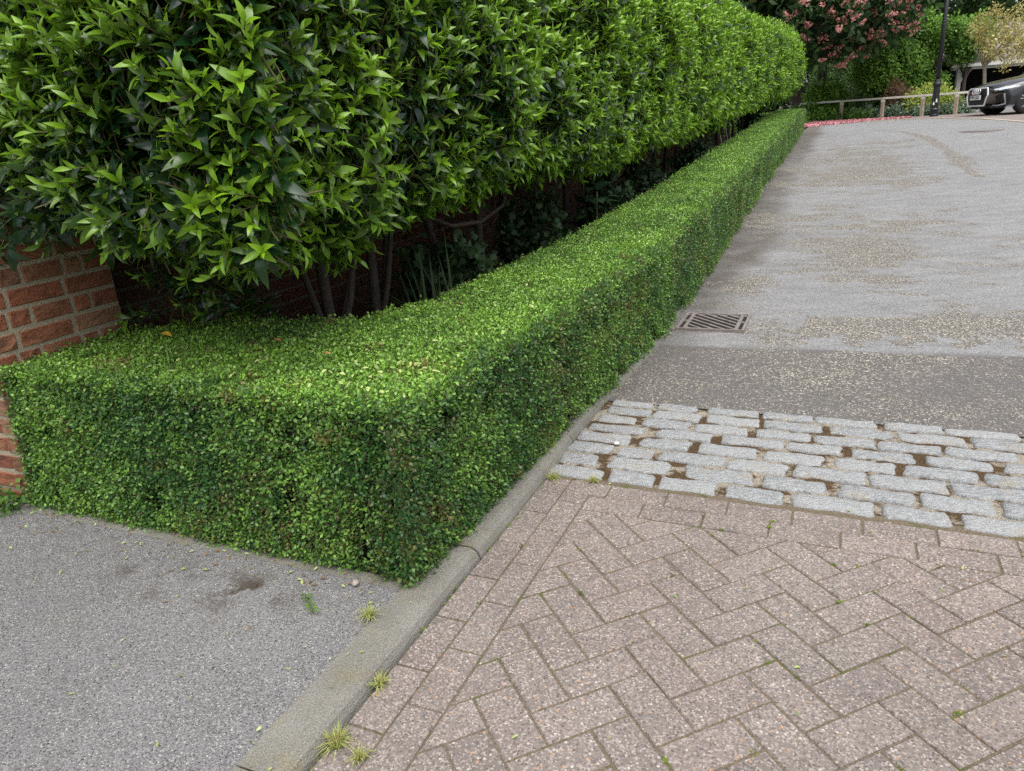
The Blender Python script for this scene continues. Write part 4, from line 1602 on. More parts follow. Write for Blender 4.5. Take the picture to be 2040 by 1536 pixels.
# grit grains washed over the lane
M['grit'] = leaf_mat('grit', (.20, .18, .145), (.46, .425, .35), .9, 0.0, .2, nscale=200)
def grain(seed):
    r = random.Random(seed)
    vs = [(r.uniform(.7, 1.2) * .0032 * x, r.uniform(.7, 1.2) * .0032 * y, r.uniform(.7, 1.1) * .0022 * z) for x, y, z in ((1, 0, 0), (-1, 0, 0), (0, 1, 0), (0, -1, 0), (0, 0, 1), (0, 0, -1))]
    return mesh_np('grit_grain', vs, [(0, 2, 4), (2, 1, 4), (1, 3, 4), (3, 0, 4), (2, 0, 5), (1, 2, 5), (3, 1, 5), (0, 3, 5)], [M['grit']], False, {'young': [.5] * 6})
GRIT = scatter_group('grit', [proto_obj('grit_grain', grain(i)) for i in range(4)])
n = 60000
s = 3.15 + 8.5 * RNG.uniform(0, 1, n) ** 1.6; o = RNG.uniform(-.92, 2.3, n)
gr = grit_f(s, o)
fine = fbm2(s, o, 14, 14, 99)
k = RNG.uniform(0, 1, n) < np.clip((gr + .5 * (fine - .5) - .33) * 1.9, 0.01, 1) * np.where(s < worn_edge(o), .55, 1)
xx, yy, dd = project(Wn(s, o, G(s)))
k &= (xx < 2120)
s, o = s[k], o[k]
gt = scatter('road_grit', None, GRIT, 4, Wn(s, o, G(s) - .003), frames(norm(RNG.normal(0, .3, (len(s), 3)) + np.array([0, 0, 1.]))), RNG.uniform(.5, 1.25, len(s)) * (1 + .05 * s), RNG.normal(0, .35, len(s)))
tag(gt, 'tan grit washed in drifts over the grey lane', 'grit', None, 'stuff')

# single leaves, twig, stones
M['yleaf'] = plain('yellow_leaf', (.62, .38, .04), .5)
M['oleaf'] = plain('orange_brown_leaf', (.42, .20, .07), .6)
for (s, o, L_, mt, lab) in ((1.962, -2.40, .075, 'yleaf', 'fallen yellow laurel leaf on the hedge top near the pier'), (1.872, -1.545, .035, 'oleaf', 'small orange dead leaf on the hedge top near the middle'), (1.98, -1.85, .04, 'oleaf', 'curled brown leaf on the hedge top between yellow and orange leaves')):
    t = empty('fallen_leaf', W(s, o, HZ + .02))
    v_, f_ = leaf_geo(L_, L_ * .38, 5, .4, .05)
    a = 2.2 + s
    link('blade', mesh_np('blade', v_, f_, [M[mt]], True), t, Matrix.Translation(W(s, o, HZ + .028)) @ Matrix.Rotation(a, 4, 'Z') @ Matrix.Rotation(.15, 4, 'Y'))
    tag(t, lab, 'leaf', 'fallen leaves on the hedge top')
tw = empty('clipped_twig', W(1.316, -1.272, .025))
p0, p1 = W(1.345, -1.31, .032), W(1.285, -1.235, .032)
mb = MB(); mb.tube([p0, p0.lerp(p1, .5) + Vector((0, 0, .004)), p1], .0015, 5); mb.build('stem', M['twig'], tw)
r = random.Random(6)
for i in range(12):
    b = p0.lerp(p1, i / 11)
    v_, f_ = leaf_geo(.019, .010, 3, .2, .1, (0, .85, .9, 0))
    a = math.atan2((p1 - p0).y, (p1 - p0).x) - math.pi / 2 + (.9 if i % 2 else -.9) + r.uniform(-.2, .2)
    link('leaf', mesh_np('leaf', v_, f_, [M['box']], True, {'young': [.35] * len(v_)}), tw, Matrix.Translation(b + Vector((0, 0, .004))) @ Matrix.Rotation(a, 4, 'Z') @ Matrix.Rotation(r.uniform(-.1, .5), 4, 'X'))
tag(tw, 'clipped sprig of box leaves lying on the grey tarmac', 'twig')


def stone(name, loc, rad, mat, label, seed):
    bm = bmesh.new()
    bmesh.ops.create_icosphere(bm, subdivisions=2, radius=1)
    r = random.Random(seed)
    k = [r.uniform(.75, 1.1) for _ in range(3)]
    for v in bm.verts:
        f = 1 + .12 * math.sin(3 * v.co.x + seed) + .08 * math.sin(5 * v.co.y)
        v.co = Vector((v.co.x * rad * k[0] * f, v.co.y * rad * k[1] * f, v.co.z * rad * .6 * f))
    me = bpy.data.meshes.new(name); bm.to_mesh(me); bm.free()
    me.materials.append(mat)
    me.polygons.foreach_set('use_smooth', [True] * len(me.polygons))
    o = link(name, me); o.location = loc
    tag(o, label, 'stone')


stone('pebble', W(1.436, -1.20, .034), .013, plain('pebble_stone', (.36, .31, .27), .8), 'round grey pebble on the tarmac below the hedge corner', 3)
stone('white_stone', W(2.629, -.762, .006), .012, plain('white_stone', (.52, .50, .47), .8), 'small flat white stone between the left granite setts', 5)

# ================================================================== FAR END: fence, lamp, car, carport, trees
def gat(x, y):
    return float(G(x * U[0] + y * U[1]))


# driveway where the car stands, with its flush edging
edge = [(26.2, -.6), (25.67, .81), (25.42, 1.53), (24.34, 2.33), (22.02, 3.08), (19.7, 3.51), (16, 4.2), (8, 5.5)]
far_ = [(27.6, -.6), (27.4, .9), (27.2, 1.9), (27.0, 3.2), (26.3, 5.2), (25, 9), (20, 14), (10, 18)]
dv, df = [], []
for (a, b) in zip(edge, far_):
    for k in range(6):
        t = k / 5
        s, o = a[0] + (b[0] - a[0]) * t, a[1] + (b[1] - a[1]) * t
        dv.append(W(s, o, float(G(s)) + .008))
for i in range(len(edge) - 1):
    for k in range(5):
        a = i * 6 + k
        df.append((a, a + 6, a + 7, a + 1))
M['drive'] = plain('driveway_blocks', (.20, .165, .15), .85, scale=9, var=.25)
dvm = mesh_np('driveway', dv, df, [M['drive']])
tag(link('driveway', dvm), kind='structure')
mb = MB()
for (a, b) in zip(edge[:-1], edge[1:]):
    pa, pb = W(a[0], a[1], float(G(a[0]))), W(b[0], b[1], float(G(b[0])))
    sd = (pb - pa).cross(Vector((0, 0, 1))).normalized() * .05
    up_ = Vector((0, 0, .014))
    mb.add([pa - sd - up_, pb - sd - up_, pb + sd - up_, pa + sd - up_, pa - sd + up_, pb - sd + up_, pb + sd + up_, pa + sd + up_],
           ((0, 3, 2, 1), (4, 5, 6, 7), (0, 1, 5, 4), (1, 2, 6, 5), (2, 3, 7, 6), (3, 0, 4, 7)))
tag(mb.build('flush_edging', plain('pale_edging', (.42, .36, .27), .9)), kind='structure')

# fallen pink petals along the far edge
M['petal'] = leaf_mat('petal', (.52, .19, .22), (.70, .36, .38), .7, .2, .3, nscale=8)
pm = mesh_np('petal', [(-.02, 0, 0), (.02, 0, 0), (.025, .03, .008), (-.025, .03, .005), (0, .05, .012)], [(0, 1, 2, 3), (3, 2, 4)], [M['petal']], True, {'young': [.5] * 5})
PET = scatter_group('petals', [proto_obj('petal', pm)])
n = 11000
o = -1.6 + 3.4 * RNG.uniform(0, 1, n) ** 1.35
sn = np.interp(o, [-1.6, -1.2, -.36, .75, 1.8], [23.6, 23.9, 24.9, 26.1, 26.4]); sf = np.interp(o, [-1.6, -1.2, -.36, .75, 1.8], [28.8, 28.6, 27.8, 27.2, 26.8])
s = sn + (sf - sn) * RNG.uniform(0, 1, n) ** .9
s += RNG.normal(0, .12, n)
pt_ = scatter('fallen_petals', None, PET, 1, Wn(s, o, G(s) + .016), frames(norm(RNG.normal(0, .45, (n, 3)) + np.array([0, 0, 1.]))), RNG.uniform(.6, 1.2, n), RNG.normal(0, .3, n))
tag(pt_, 'drift of fallen pink petals along the far edge of the lane', 'petals', None, 'stuff')

# post and rail fence
fence = empty('rail_fence', (12.2, 27, gat(12.2, 27)))
tag(fence, 'low timber post and rail fence at the far edge of the lane', 'fence')
posts = [(10.9, 29.2), (11.2, 28.1), (12.21, 27.0), (12.65, 25.0), (13.4, 24.0), (13.97, 23.2), (14.8, 22.5)]
PH = .60
for i, (x, y) in enumerate(posts):
    g_ = gat(x, y)
    mb = MB(); w = .042
    Tm = Matrix.Translation((x, y, g_)) @ Matrix.Rotation(.5, 4, 'Z')
    mb.box((-w, -w, -.1), (w, w, PH if i > 1 else PH - .08), Tm)
    p = mb.build('post', M['wood'], fence)
    mb = MB(); mb.box((-w - .004, -w - .004, PH - .10), (w + .004, w + .004, PH - .02), Tm); mb.build('post_strap', M['woodtop'], fence)
for (a, b) in zip(posts[1:-1], posts[2:]):
    ga, gb = gat(*a), gat(*b)
    A_, B_ = Vector((a[0], a[1], ga + PH + .01)), Vector((b[0], b[1], gb + PH + .01))
    mb = MB()
    mb.tube([A_, B_], .042, 4); mb.build('rail', M['woodtop'], fence)

# lamp post
lx, ly = 13.10, 22.8
lg = gat(lx, ly)
lamp = empty('lamp_post', (lx, ly, lg))
tag(lamp, 'slim black cast iron lamp post standing in front of the rail fence', 'lamp post')
c = (lx, ly, lg)
mb = MB(); mb.lathe([(.115, 0), (.115, .05), (.105, .07), (.105, .16), (.118, .18), (.118, .21), (.092, .24), (.088, .82), (.09, .84)], c, 12); mb.build('base', M['black'], lamp)
mb = MB(); mb.lathe([(.09, .84), (.112, .86), (.118, .90), (.105, .94), (.075, .98), (.082, 1.0), (.06, 1.03)], c, 14); mb.build('collar', M['black'], lamp, True)
mb = MB(); mb.lathe([(.06, 1.03), (.057, 2.4), (.05, 4.6)], c, 12); mb.build('shaft', M['black'], lamp, True)
for zz in (2.46, 2.54):
    mb = MB(); mb.lathe([(.056, zz), (.07, zz + .01), (.07, zz + .03), (.056, zz + .04)], c, 12); mb.build('ring', M['black'], lamp, True)
nd = Vector((-lx, -ly, 0)).normalized(); sd = Vector((-nd.y, nd.x, 0))
for (dx, z0, z1) in ((.03, .40, .50), (-.035, .33, .41)):
    mb = MB(); b = Vector(c) + nd * .094 + sd * dx
    mb.add([b + sd * .022 + Vector((0, 0, z0)), b - sd * .022 + Vector((0, 0, z0)), b - sd * .018 + Vector((0, 0, z1)), b + sd * .012 + Vector((0, 0, z1))], ((0, 1, 2, 3),))
    mb.build('sticker', M['white'], lamp)

# ------------------------------------------------------------------ car
def m_car():
    t = NT('black_car_paint')
    t.b.inputs['Coat Weight'].default_value = 1.0
    t.b.inputs['Coat Roughness'].default_value = .04
    return t.fin(t.val((.012, .014, .018), t.ramp(t.noise(3, 2), .3, .7, .9, 1.1)), .3, .3)


M['car'] = m_car()
M['glass'] = plain('car_glass', (.05, .065, .07), .06, 0, .8, var=.05)
M['rubber'] = plain('tyre_rubber', (.016, .016, .017), .8)
M['silver'] = plain('brushed_silver', (.66, .67, .68), .32, .25, .6, var=.05)
M['alloy'] = plain('alloy_rim', (.36, .37, .38), .3, .8, var=.05)
M['mesh'] = plain('grille_mesh', (.010, .010, .011), .5)
M['lampglass'] = plain('headlight_lens', (.55, .60, .64), .08, 0, .9, var=.2, scale=30)
M['plate'] = plain('number_plate', (.78, .78, .76), .4, var=.03)
M['ink'] = plain('plate_letters', (.015, .015, .016), .5)
M['redbadge'] = plain('red_badge', (.45, .03, .02), .4)

CW = .93
carx, cary = 12.90, 20.55            # point under the front bumper's middle
car_g = gat(13.3, 19.9)
car = empty('parked_car', (carx, cary, car_g), R(174))
tag(car, 'black coupe with a large octagonal grille parked beyond the fence end', 'car')
CM = Matrix.Translation((carx, cary, car_g)) @ Matrix.Rotation(R(174), 4, 'Z')   # local +x = forwards, origin under the nose; body runs to x=-4.7
WX = (-.87, -3.64)
WR = .352


def nose(y):      # plan curve of the front
    a = abs(y) / CW
    return -.02 - .10 * a ** 2 - .32 * a ** 6


def tail(y):
    a = abs(y) / CW
    return -4.70 + .08 * a ** 2 + .25 * a ** 6


xs = np.concatenate([np.linspace(0, .10, 3), np.linspace(.16, 1.0, 22), np.linspace(1.06, 3.7, 34), np.linspace(3.74, 4.6, 20), [4.66, 4.70]])


def zlow(x):
    z = .19
    for w in WX:
        d = (WR + .055) ** 2 - (-x - w) ** 2
        if d > 0: z = max(z, .33 + math.sqrt(d) * 1.0)
    return z


def hood(x):     # height of the deck along the middle
    return float(np.interp(x, [0, .06, .2, .5, 1.0, 1.45, 3.3, 3.9, 4.4, 4.62, 4.7], [.66, .74, .80, .87, .94, .99, 1.02, 1.02, 1.0, .97, .90]))


def belt(x):
    return float(np.interp(x, [0, .06, .2, .5, 1.0, 1.6, 3.0, 3.8, 4.4, 4.7], [.60, .67, .73, .79, .86, .90, .93, .95, .93, .86]))


vs, ring = [], 13
for x in xs:
    zl = zlow(x); zb = belt(x); zh = hood(x)
    fl = 0.0
    for w in WX:
        fl = max(fl, .025 * math.exp(-((-x - w) / .42) ** 2))
    w_ = CW - .03 + fl
    half = [(w_ - .05, zl), (w_, max(zl + .004, .30)), (w_ + .008, max(zl + .008, .46)), (w_ - .004, max(zl + .012, zb - .14)), (w_ - .03, zb - .03), (w_ - .09, zb), (0, zh)]
    half.insert(6, ((w_ - .09) * .55, zb + (zh - zb) * .80))
    half.pop(0) if False else None
    row = [(y, z) for y, z in half] + [(-y, z) for y, z in reversed(half[:-1])]
    ring = len(row)
    for (y, z) in row:
        t = x / 4.7
        xx_ = -x
        # bend the ends round in plan
        xx_ += (nose(y)) * max(0, 1 - x / .9) + (tail(y) + 4.70) * max(0, 1 - (4.7 - x) / .9)
        vs.append((xx_, y, z))
fs = []
nx = len(xs)
for i in range(nx - 1):
    for k in range(ring - 1):
        a = i * ring + k
        fs.append((a, a + 1, a + ring + 1, a + ring))
fs = [tuple(reversed(f)) for f in fs]
# underside, nose and tail caps
for i in range(nx - 1):
    a = i * ring
    fs.append((a, a + ring, a + ring + ring - 1, a + ring - 1))
fs.append(tuple(range(ring)))
fs.append(tuple(reversed(range((nx - 1) * ring, nx * ring))))
body = link('body', mesh_np('body', vs, fs, [M['car']], True), car, CM)
for p in body.data.polygons:
    if len(p.vertices) > 4 or abs(p.normal.z) > .97 and p.center.z < .5: p.use_smooth = False


def car_part(name, mb, mat, parent=None, smooth=False):
    return mb.build(name, mat, parent or car, smooth, CM)


# cabin
def cabin(x):
    return float(np.interp(x, [1.35, 1.7, 2.1, 2.5, 3.0, 3.5, 4.0, 4.35], [.97, 1.16, 1.315, 1.365, 1.36, 1.29, 1.12, 1.0]))


cx = np.linspace(1.35, 4.35, 26)
mg, mr = MB(), MB()
gv, rv = [], []
for x in cx:
    zt_ = cabin(x); zb_ = belt(x) - .01
    wt = .56 - .03 * abs(x - 2.6); wb = .80
    f = (zt_ - zb_) / .45
    wm = wb + (wt - wb) * min(1, f)
    gv += [(-x, wb, zb_), (-x, wm, zt_ - .03), (-x, 0, zt_), (-x, -wm, zt_ - .03), (-x, -wb, zb_)]
n = len(cx)
gf = [(i * 5 + k, i * 5 + k + 1, (i + 1) * 5 + k + 1, (i + 1) * 5 + k) for i in range(n - 1) for k in range(4)]
gf = [tuple(reversed(f)) for f in gf]
mat_i = []
for i in range(n - 1):
    for k in range(4):
        roof = k in (1, 2) and 2.12 < cx[i] < 3.35
        pill = k in (0, 3) and (abs(cx[i] - 2.95) < .07 or cx[i] > 3.75)
        mat_i.append(1 if roof or pill else 0)
link('cabin', mesh_np('cabin', gv, gf, [M['glass'], M['car']], False, None, mat_i), car, CM)


def front_pt(y, z, off=0.0):
    zc = float(np.interp(z, [.2, .45, .66, .74], [-.03, 0, -.02, -.08]))
    return Vector((nose(y) + zc + .03 + off, y, z))


def plate_on_front(outline, thick, mat, name, parent=None, off=0.0):
    """panel following the curve of the nose, with thickness"""
    n = len(outline)
    vs = [front_pt(y, z, off) for y, z in outline] + [front_pt(y, z, off + thick) for y, z in outline]
    fs = [(i, (i + 1) % n, n + (i + 1) % n, n + i) for i in range(n)] + [tuple(reversed(range(n, 2 * n)))]
    cen = len(vs)
    mb = MB(); mb.add(vs, [tuple(reversed(f)) for f in fs])
    return car_part(name, mb, mat, parent)


OCT = [(-.52, .52), (-.48, .66), (-.42, .70), (.42, .70), (.48, .66), (.52, .52), (.40, .27), (-.40, .27)]
grille = plate_on_front(OCT, .012, M['mesh'], 'grille')
fr = MB()
for i in range(8):
    a, b = OCT[i], OCT[(i + 1) % 8]
    m_ = 5
    pts = [front_pt(a[0] + (b[0] - a[0]) * k / m_, a[1] + (b[1] - a[1]) * k / m_, .016) for k in range(m_ + 1)]
    fr.tube(pts, .020, 6)
car_part('grille_frame', fr, M['silver'], grille)
for k in range(6):
    z = .32 + k * .055
    hw = .40 + .12 * (z - .27) / .25 if z < .52 else .48
    hb = MB(); hb.tube([front_pt(-hw + .03, z, .014), front_pt(0, z, .014), front_pt(hw - .03, z, .014)], .006, 5); car_part('grille_bar', hb, M['black'], grille)
for k in range(4):      # ring emblem
    yy = -.135 + .09 * k
    rb_ = MB()
    pts = [front_pt(yy + .062 * math.cos(a), .625 + .062 * math.sin(a), .03) for a in np.linspace(0, 2 * math.pi, 17)]
    rb_.tube(pts, .012, 5, False); car_part('emblem_ring', rb_, M['silver'], grille)
plate = plate_on_front([(-.26, .42), (-.26, .535), (.26, .535), (.26, .42)], .014, M['plate'], 'number_plate', None, .022)
txt = bpy.data.curves.new('plate_text', 'FONT')
txt.body = 'P99 JGD'
txt.size = .125
txt.align_x = 'CENTER'; txt.align_y = 'CENTER'
txt.extrude = .002
to = bpy.data.objects.new('plate_text', txt)
col.objects.link(to)
dg = bpy.context.evaluated_depsgraph_get()
tm = bpy.data.meshes.new_from_object(to.evaluated_get(dg))
bpy.data.objects.remove(to)
tm.materials.clear(); tm.materials.append(M['ink'])
link('plate_letters', tm, plate, CM @ Matrix.Translation((front_pt(0, .477, .040))) @ Matrix(((0, 0, 1, 0), (1.0, 0, 0, 0), (0, 1, 0, 0), (0, 0, 0, 1))))
plate_on_front([(-.42, .575), (-.42, .605), (-.33, .605), (-.33, .575)], .006, M['redbadge'], 'badge', grille, .014)
from mathutils.bvhtree import BVHTree
BODY_TREE = BVHTree.FromPolygons([Vector(v) for v in vs], [tuple(f) for f in fs])
for sg in (1, -1):
    def hug(lower, upper, off, mat, name, m=9):
        """panel laid on the body between two curves of (y, z, x) guesses, with a thin edge"""
        dv_ = Vector((.80, sg * .60, .05)).normalized()
        rows = []
        for cur in (lower, upper):
            ys = np.linspace(0, 1, m); kk = np.linspace(0, 1, len(cur))
            rows.append([tuple(float(np.interp(y, kk, [c_[i] for c_ in cur])) for i in range(3)) for y in ys])
        grid = []
        for k in range(4):
            for p_, q_ in zip(*rows):
                y_, z_, x_ = (p_[i] + (q_[i] - p_[i]) * k / 3 for i in range(3))
                tgt = Vector((x_, sg * y_, z_))
                hit, nrm, _, _ = BODY_TREE.ray_cast(tgt + dv_ * 1.5, -dv_)
                hit = hit if hit is not None else tgt
                grid.append(hit)
        top = [q + dv_ * off for q in grid]; low = [q - dv_ * .012 for q in grid]
        n_ = len(grid)
        f = []
        for k in range(3):
            for j in range(m - 1):
                a_ = k * m + j
                f.append((a_, a_ + 1, a_ + m + 1, a_ + m))
        rim = list(range(m)) + [k * m + m - 1 for k in range(1, 4)] + [3 * m + j for j in range(m - 2, -1, -1)] + [k * m for k in (2, 1)]
        f += [(rim[i - 1], rim[i - 1] + n_, rim[i] + n_, rim[i]) for i in range(len(rim))]
        mb = MB(); mb.add(top + low, f)
        return car_part(name, mb, mat)
    hug([(.56, .595, -.04), (.76, .615, -.16), (.925, .675, -.52)], [(.58, .655, -.06), (.78, .690, -.20), (.925, .715, -.56)], .010, M['lampglass'], 'headlight')
    hug([(.56, .33, -.03), (.72, .33, -.10), (.83, .33, -.20)], [(.56, .50, -.03), (.72, .53, -.10), (.83, .53, -.20)], .006, M['mesh'], 'air_intake')
    hug([(.845, .31, -.20), (.875, .31, -.24)], [(.845, .535, -.20), (.875, .535, -.24)], .022, M['silver'], 'intake_blade', 4)
    hug([(.42, .255, 0), (.65, .25, -.06), (.875, .275, -.24)], [(.45, .295, 0), (.65, .285, -.06), (.875, .31, -.24)], .030, M['silver'], 'lower_lip')
    # wing mirror
    mi_ = MB(); mi_.box((-1.78, sg * .90 - .11, .93), (-1.60, sg * .90 + .11, 1.06)); car_part('wing_mirror', mi_, M['car'])
    for wi, wx in enumerate(WX):
        yc = sg * (CW - .125)
        wh = empty('wheel', (0, 0, 0))
        wh.parent = car
        wh.matrix_parent_inverse = CM.inverted()
        wh.matrix_basis = CM @ Matrix.Translation((wx, yc, WR))
        wm_ = CM @ Matrix.Translation((wx, yc, WR))
        ty = MB(); ty.lathe([(.26, -.115), (WR - .02, -.12), (WR, -.09), (WR, .09), (WR - .02, .12), (.26, .115)], (0, 0, 0), 36, 'y'); ty.build('tyre', M['rubber'], wh, True, wm_)
        rm_ = MB()
        f_ = sg * .10
        # rim ring and dark well
        ringp = [(.262, f_ - sg * .02), (.268, f_ + sg * .012), (.245, f_ + sg * .012), (.238, f_ - sg * .05)]
        vs_, fs_ = [], []
        n_ = 32
        for (r_, y_) in ringp:
            for k in range(n_): vs_.append((r_ * math.cos(2 * math.pi * k / n_), y_, r_ * math.sin(2 * math.pi * k / n_)))
        for i in range(3):
            for k in range(n_):
                q = (i * n_ + k, i * n_ + (k + 1) % n_, (i + 1) * n_ + (k + 1) % n_, (i + 1) * n_ + k)
                fs_.append(q if sg < 0 else tuple(reversed(q)))
        rm_.add(vs_, fs_)
        for k in range(5):
            for dlt in (-.17, .17):
                a = 2 * math.pi * k / 5 + .3
                ca, sa = math.cos(a + dlt * .35), math.sin(a + dlt * .35)
                cb, sb = math.cos(a + dlt), math.sin(a + dlt)
                rm_.tube([(.03 * ca, f_ - sg * .005, .03 * sa), (.15 * math.cos(a + dlt * .7), f_, .15 * math.sin(a + dlt * .7)), (.25 * cb, f_ + sg * .004, .25 * sb)], [.022, .017, .019], 5)
        rm_.lathe([(.05, f_ - .01), (.05, f_ + .01)], (0, 0, 0), 14, 'y')
        rm_.build('rim', M['alloy'], wh, False, wm_)
        dk = MB(); dk.lathe([(.262, f_ - sg * .06 - .01), (.262, f_ - sg * .06 + .01)], (0, 0, 0), 24, 'y'); dk.build('brake_disc', M['mesh'], wh, False, wm_)
        wl_ = MB(); wl_.box((wx - .40, min(sg * .50, sg * .62), .20), (wx + .40, max(sg * .50, sg * .62), .72)); car_part('wheel_well', wl_, M['black_fill'])

# ------------------------------------------------------------------ carport
cp = empty('carport', (17.6, 27.4, gat(17.6, 27.4)))
tag(cp, 'open timber carport with a grey shingle roof and dark inside behind the car', 'carport')
cg = gat(16.3, 27)
fa, fb = Vector((16.22, 27.0, 0)), Vector((24.2, 26.2, 0))
fd = (fb - fa).normalized(); bd = Vector((-fd.y, fd.x, 0))
M['paint'] = plain('grey_white_timber', (.56, .55, .52), .7, var=.1)
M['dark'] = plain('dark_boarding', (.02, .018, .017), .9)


def M_shingle():
    t = NT('shingle')
    n = t.noise(14, 4)
    c = t.mix(t.rnd(), (.14, .12, .105), (.22, .19, .165))
    return t.fin(t.val(c, t.ramp(n, .3, .7, .7, 1.3)), .9)


M['shingle'] = M_shingle()


def CPm(x, y, z):
    return fa + fd * x + bd * y + Vector((0, 0, cg + z))


def cbox(mb, a, b):
    vs = [CPm(x, y, z) for z in (a[2], b[2]) for x, y in ((a[0], a[1]), (b[0], a[1]), (b[0], b[1]), (a[0], b[1]))]
    mb.add(vs, ((0, 3, 2, 1), (4, 5, 6, 7), (0, 1, 5, 4), (1, 2, 6, 5), (2, 3, 7, 6), (3, 0, 4, 7)))


for x in (0, 3.0, 6.0):
    mb = MB(); cbox(mb, (x - .07, -.07, 0), (x + .07, .07, 1.32)); mb.build('post', M['paint'], cp)
mb = MB(); cbox(mb, (-.25, -.10, 1.321), (8.2, .06, 1.48)); mb.build('beam', M['paint'], cp)
for x, d in ((0, 1), (3, 1), (3, -1), (6, 1), (6, -1)):
    mb = MB()
    a_, b_ = CPm(x + d * .05, 0, .95), CPm(x + d * .36, 0, 1.318)
    mb.tube([a_, b_], .055, 4); mb.build('brace', M['paint'], cp)
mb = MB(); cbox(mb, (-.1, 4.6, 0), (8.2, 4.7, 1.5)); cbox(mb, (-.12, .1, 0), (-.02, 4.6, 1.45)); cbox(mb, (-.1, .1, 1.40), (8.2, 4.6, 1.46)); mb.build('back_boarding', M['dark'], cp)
roof = MB()
# body of the roof, then shingle courses laid over it
vs = [CPm(x, y, z) for x in (-.4, 8.4) for y, z in ((-.3, 1.49), (2.4, 2.85), (5.1, 1.49))]
roof.add(vs, ((0, 2, 1), (3, 4, 5), (0, 1, 4, 3), (1, 2, 5, 4), (0, 3, 5, 2)))
rf = roof.build('roof', M['dark'], cp)
rr = random.Random(12)
sl = (2.85 - 1.49) / 2.7
shn = 0
far_sh = MB()
for c in range(14):
    y0 = -.34 + c * .2; x = -.45 + rr.uniform(-.1, 0)
    while x < 8.35:
        w = rr.uniform(.28, .42)
        zb = 1.49 + (y0 + .3) * sl
        a = [CPm(x, y0, zb + .035), CPm(x + w - .012, y0, zb + .035), CPm(x + w - .012, y0 + .26, zb + .26 * sl + .015), CPm(x, y0 + .26, zb + .26 * sl + .015)]
        b = [q - Vector((0, 0, .022)) for q in a]
        mb = MB() if c < 8 and x < 4.0 else far_sh
        mb.add(b + a, ((3, 2, 1, 0), (4, 5, 6, 7), (0, 1, 5, 4), (1, 2, 6, 5), (2, 3, 7, 6), (3, 0, 4, 7)))
        if mb is not far_sh: mb.build('shingle', M['shingle'], rf)
        x += w
tag(far_sh.build('farther_shingles', M['shingle'], rf), kind='stuff')
mb = MB(); cbox(mb, (-.42, -.36, 1.40), (8.4, -.31, 1.50)); mb.build('fascia', M['paint'], cp)

# ------------------------------------------------------------------ trees and shrubs
def lm_(n, old, young, **k): return leaf_mat(n, old, young, k.get('r', .5), k.get('t', .3), .3, nscale=k.get('ns', 4))


M['chestnut'] = lm_('chestnut_leaf', (.013, .036, .012), (.07, .15, .04))
M['midgreen'] = lm_('mid_green_leaf', (.025, .075, .014), (.19, .36, .05))
M['limegreen'] = lm_('yellow_green_leaf', (.10, .17, .02), (.40, .48, .10))
M['darkgreen'] = lm_('dark_green_leaf', (.015, .042, .014), (.085, .17, .045))
M['bronze'] = lm_('bronze_leaf', (.09, .06, .03), (.25, .145, .09))
M['golden'] = lm_('golden_leaf', (.25, .21, .06), (.56, .50, .19))
M['feathery'] = lm_('feathery_leaf', (.045, .11, .035), (.20, .34, .11))
M['varieg'] = lm_('variegated_leaf', (.03, .075, .035), (.32, .42, .30))
M['ivylight'] = lm_('light_ivy_leaf', (.035, .10, .014), (.18, .34, .04))

GCH = clump_group('chestnut', M['chestnut'], n=12, rad=.22, L=.24, w=.10)
GMG = clump_group('midgreen', M['midgreen'], n=18, rad=.17, L=.10, w=.06)
GLG = clump_group('limegreen', M['limegreen'], n=18, rad=.11, L=.09, w=.04)
GDG = clump_group('darkgreen', M['darkgreen'], n=16, rad=.26, L=.17, w=.10)
GBR = clump_group('bronze', M['bronze'], n=16, rad=.13, L=.10, w=.035)
GGO = clump_group('golden', M['golden'], n=15, rad=.15, L=.10, w=.055)
GFE = clump_group('feathery', M['feathery'], n=24, rad=.20, L=.14, w=.025)
GVA = clump_group('variegated', M['varieg'], n=16, rad=.10, L=.075, w=.04)
GIV = clump_group('ivylight', M['ivylight'], n=14, rad=.13, L=.10, w=.09)


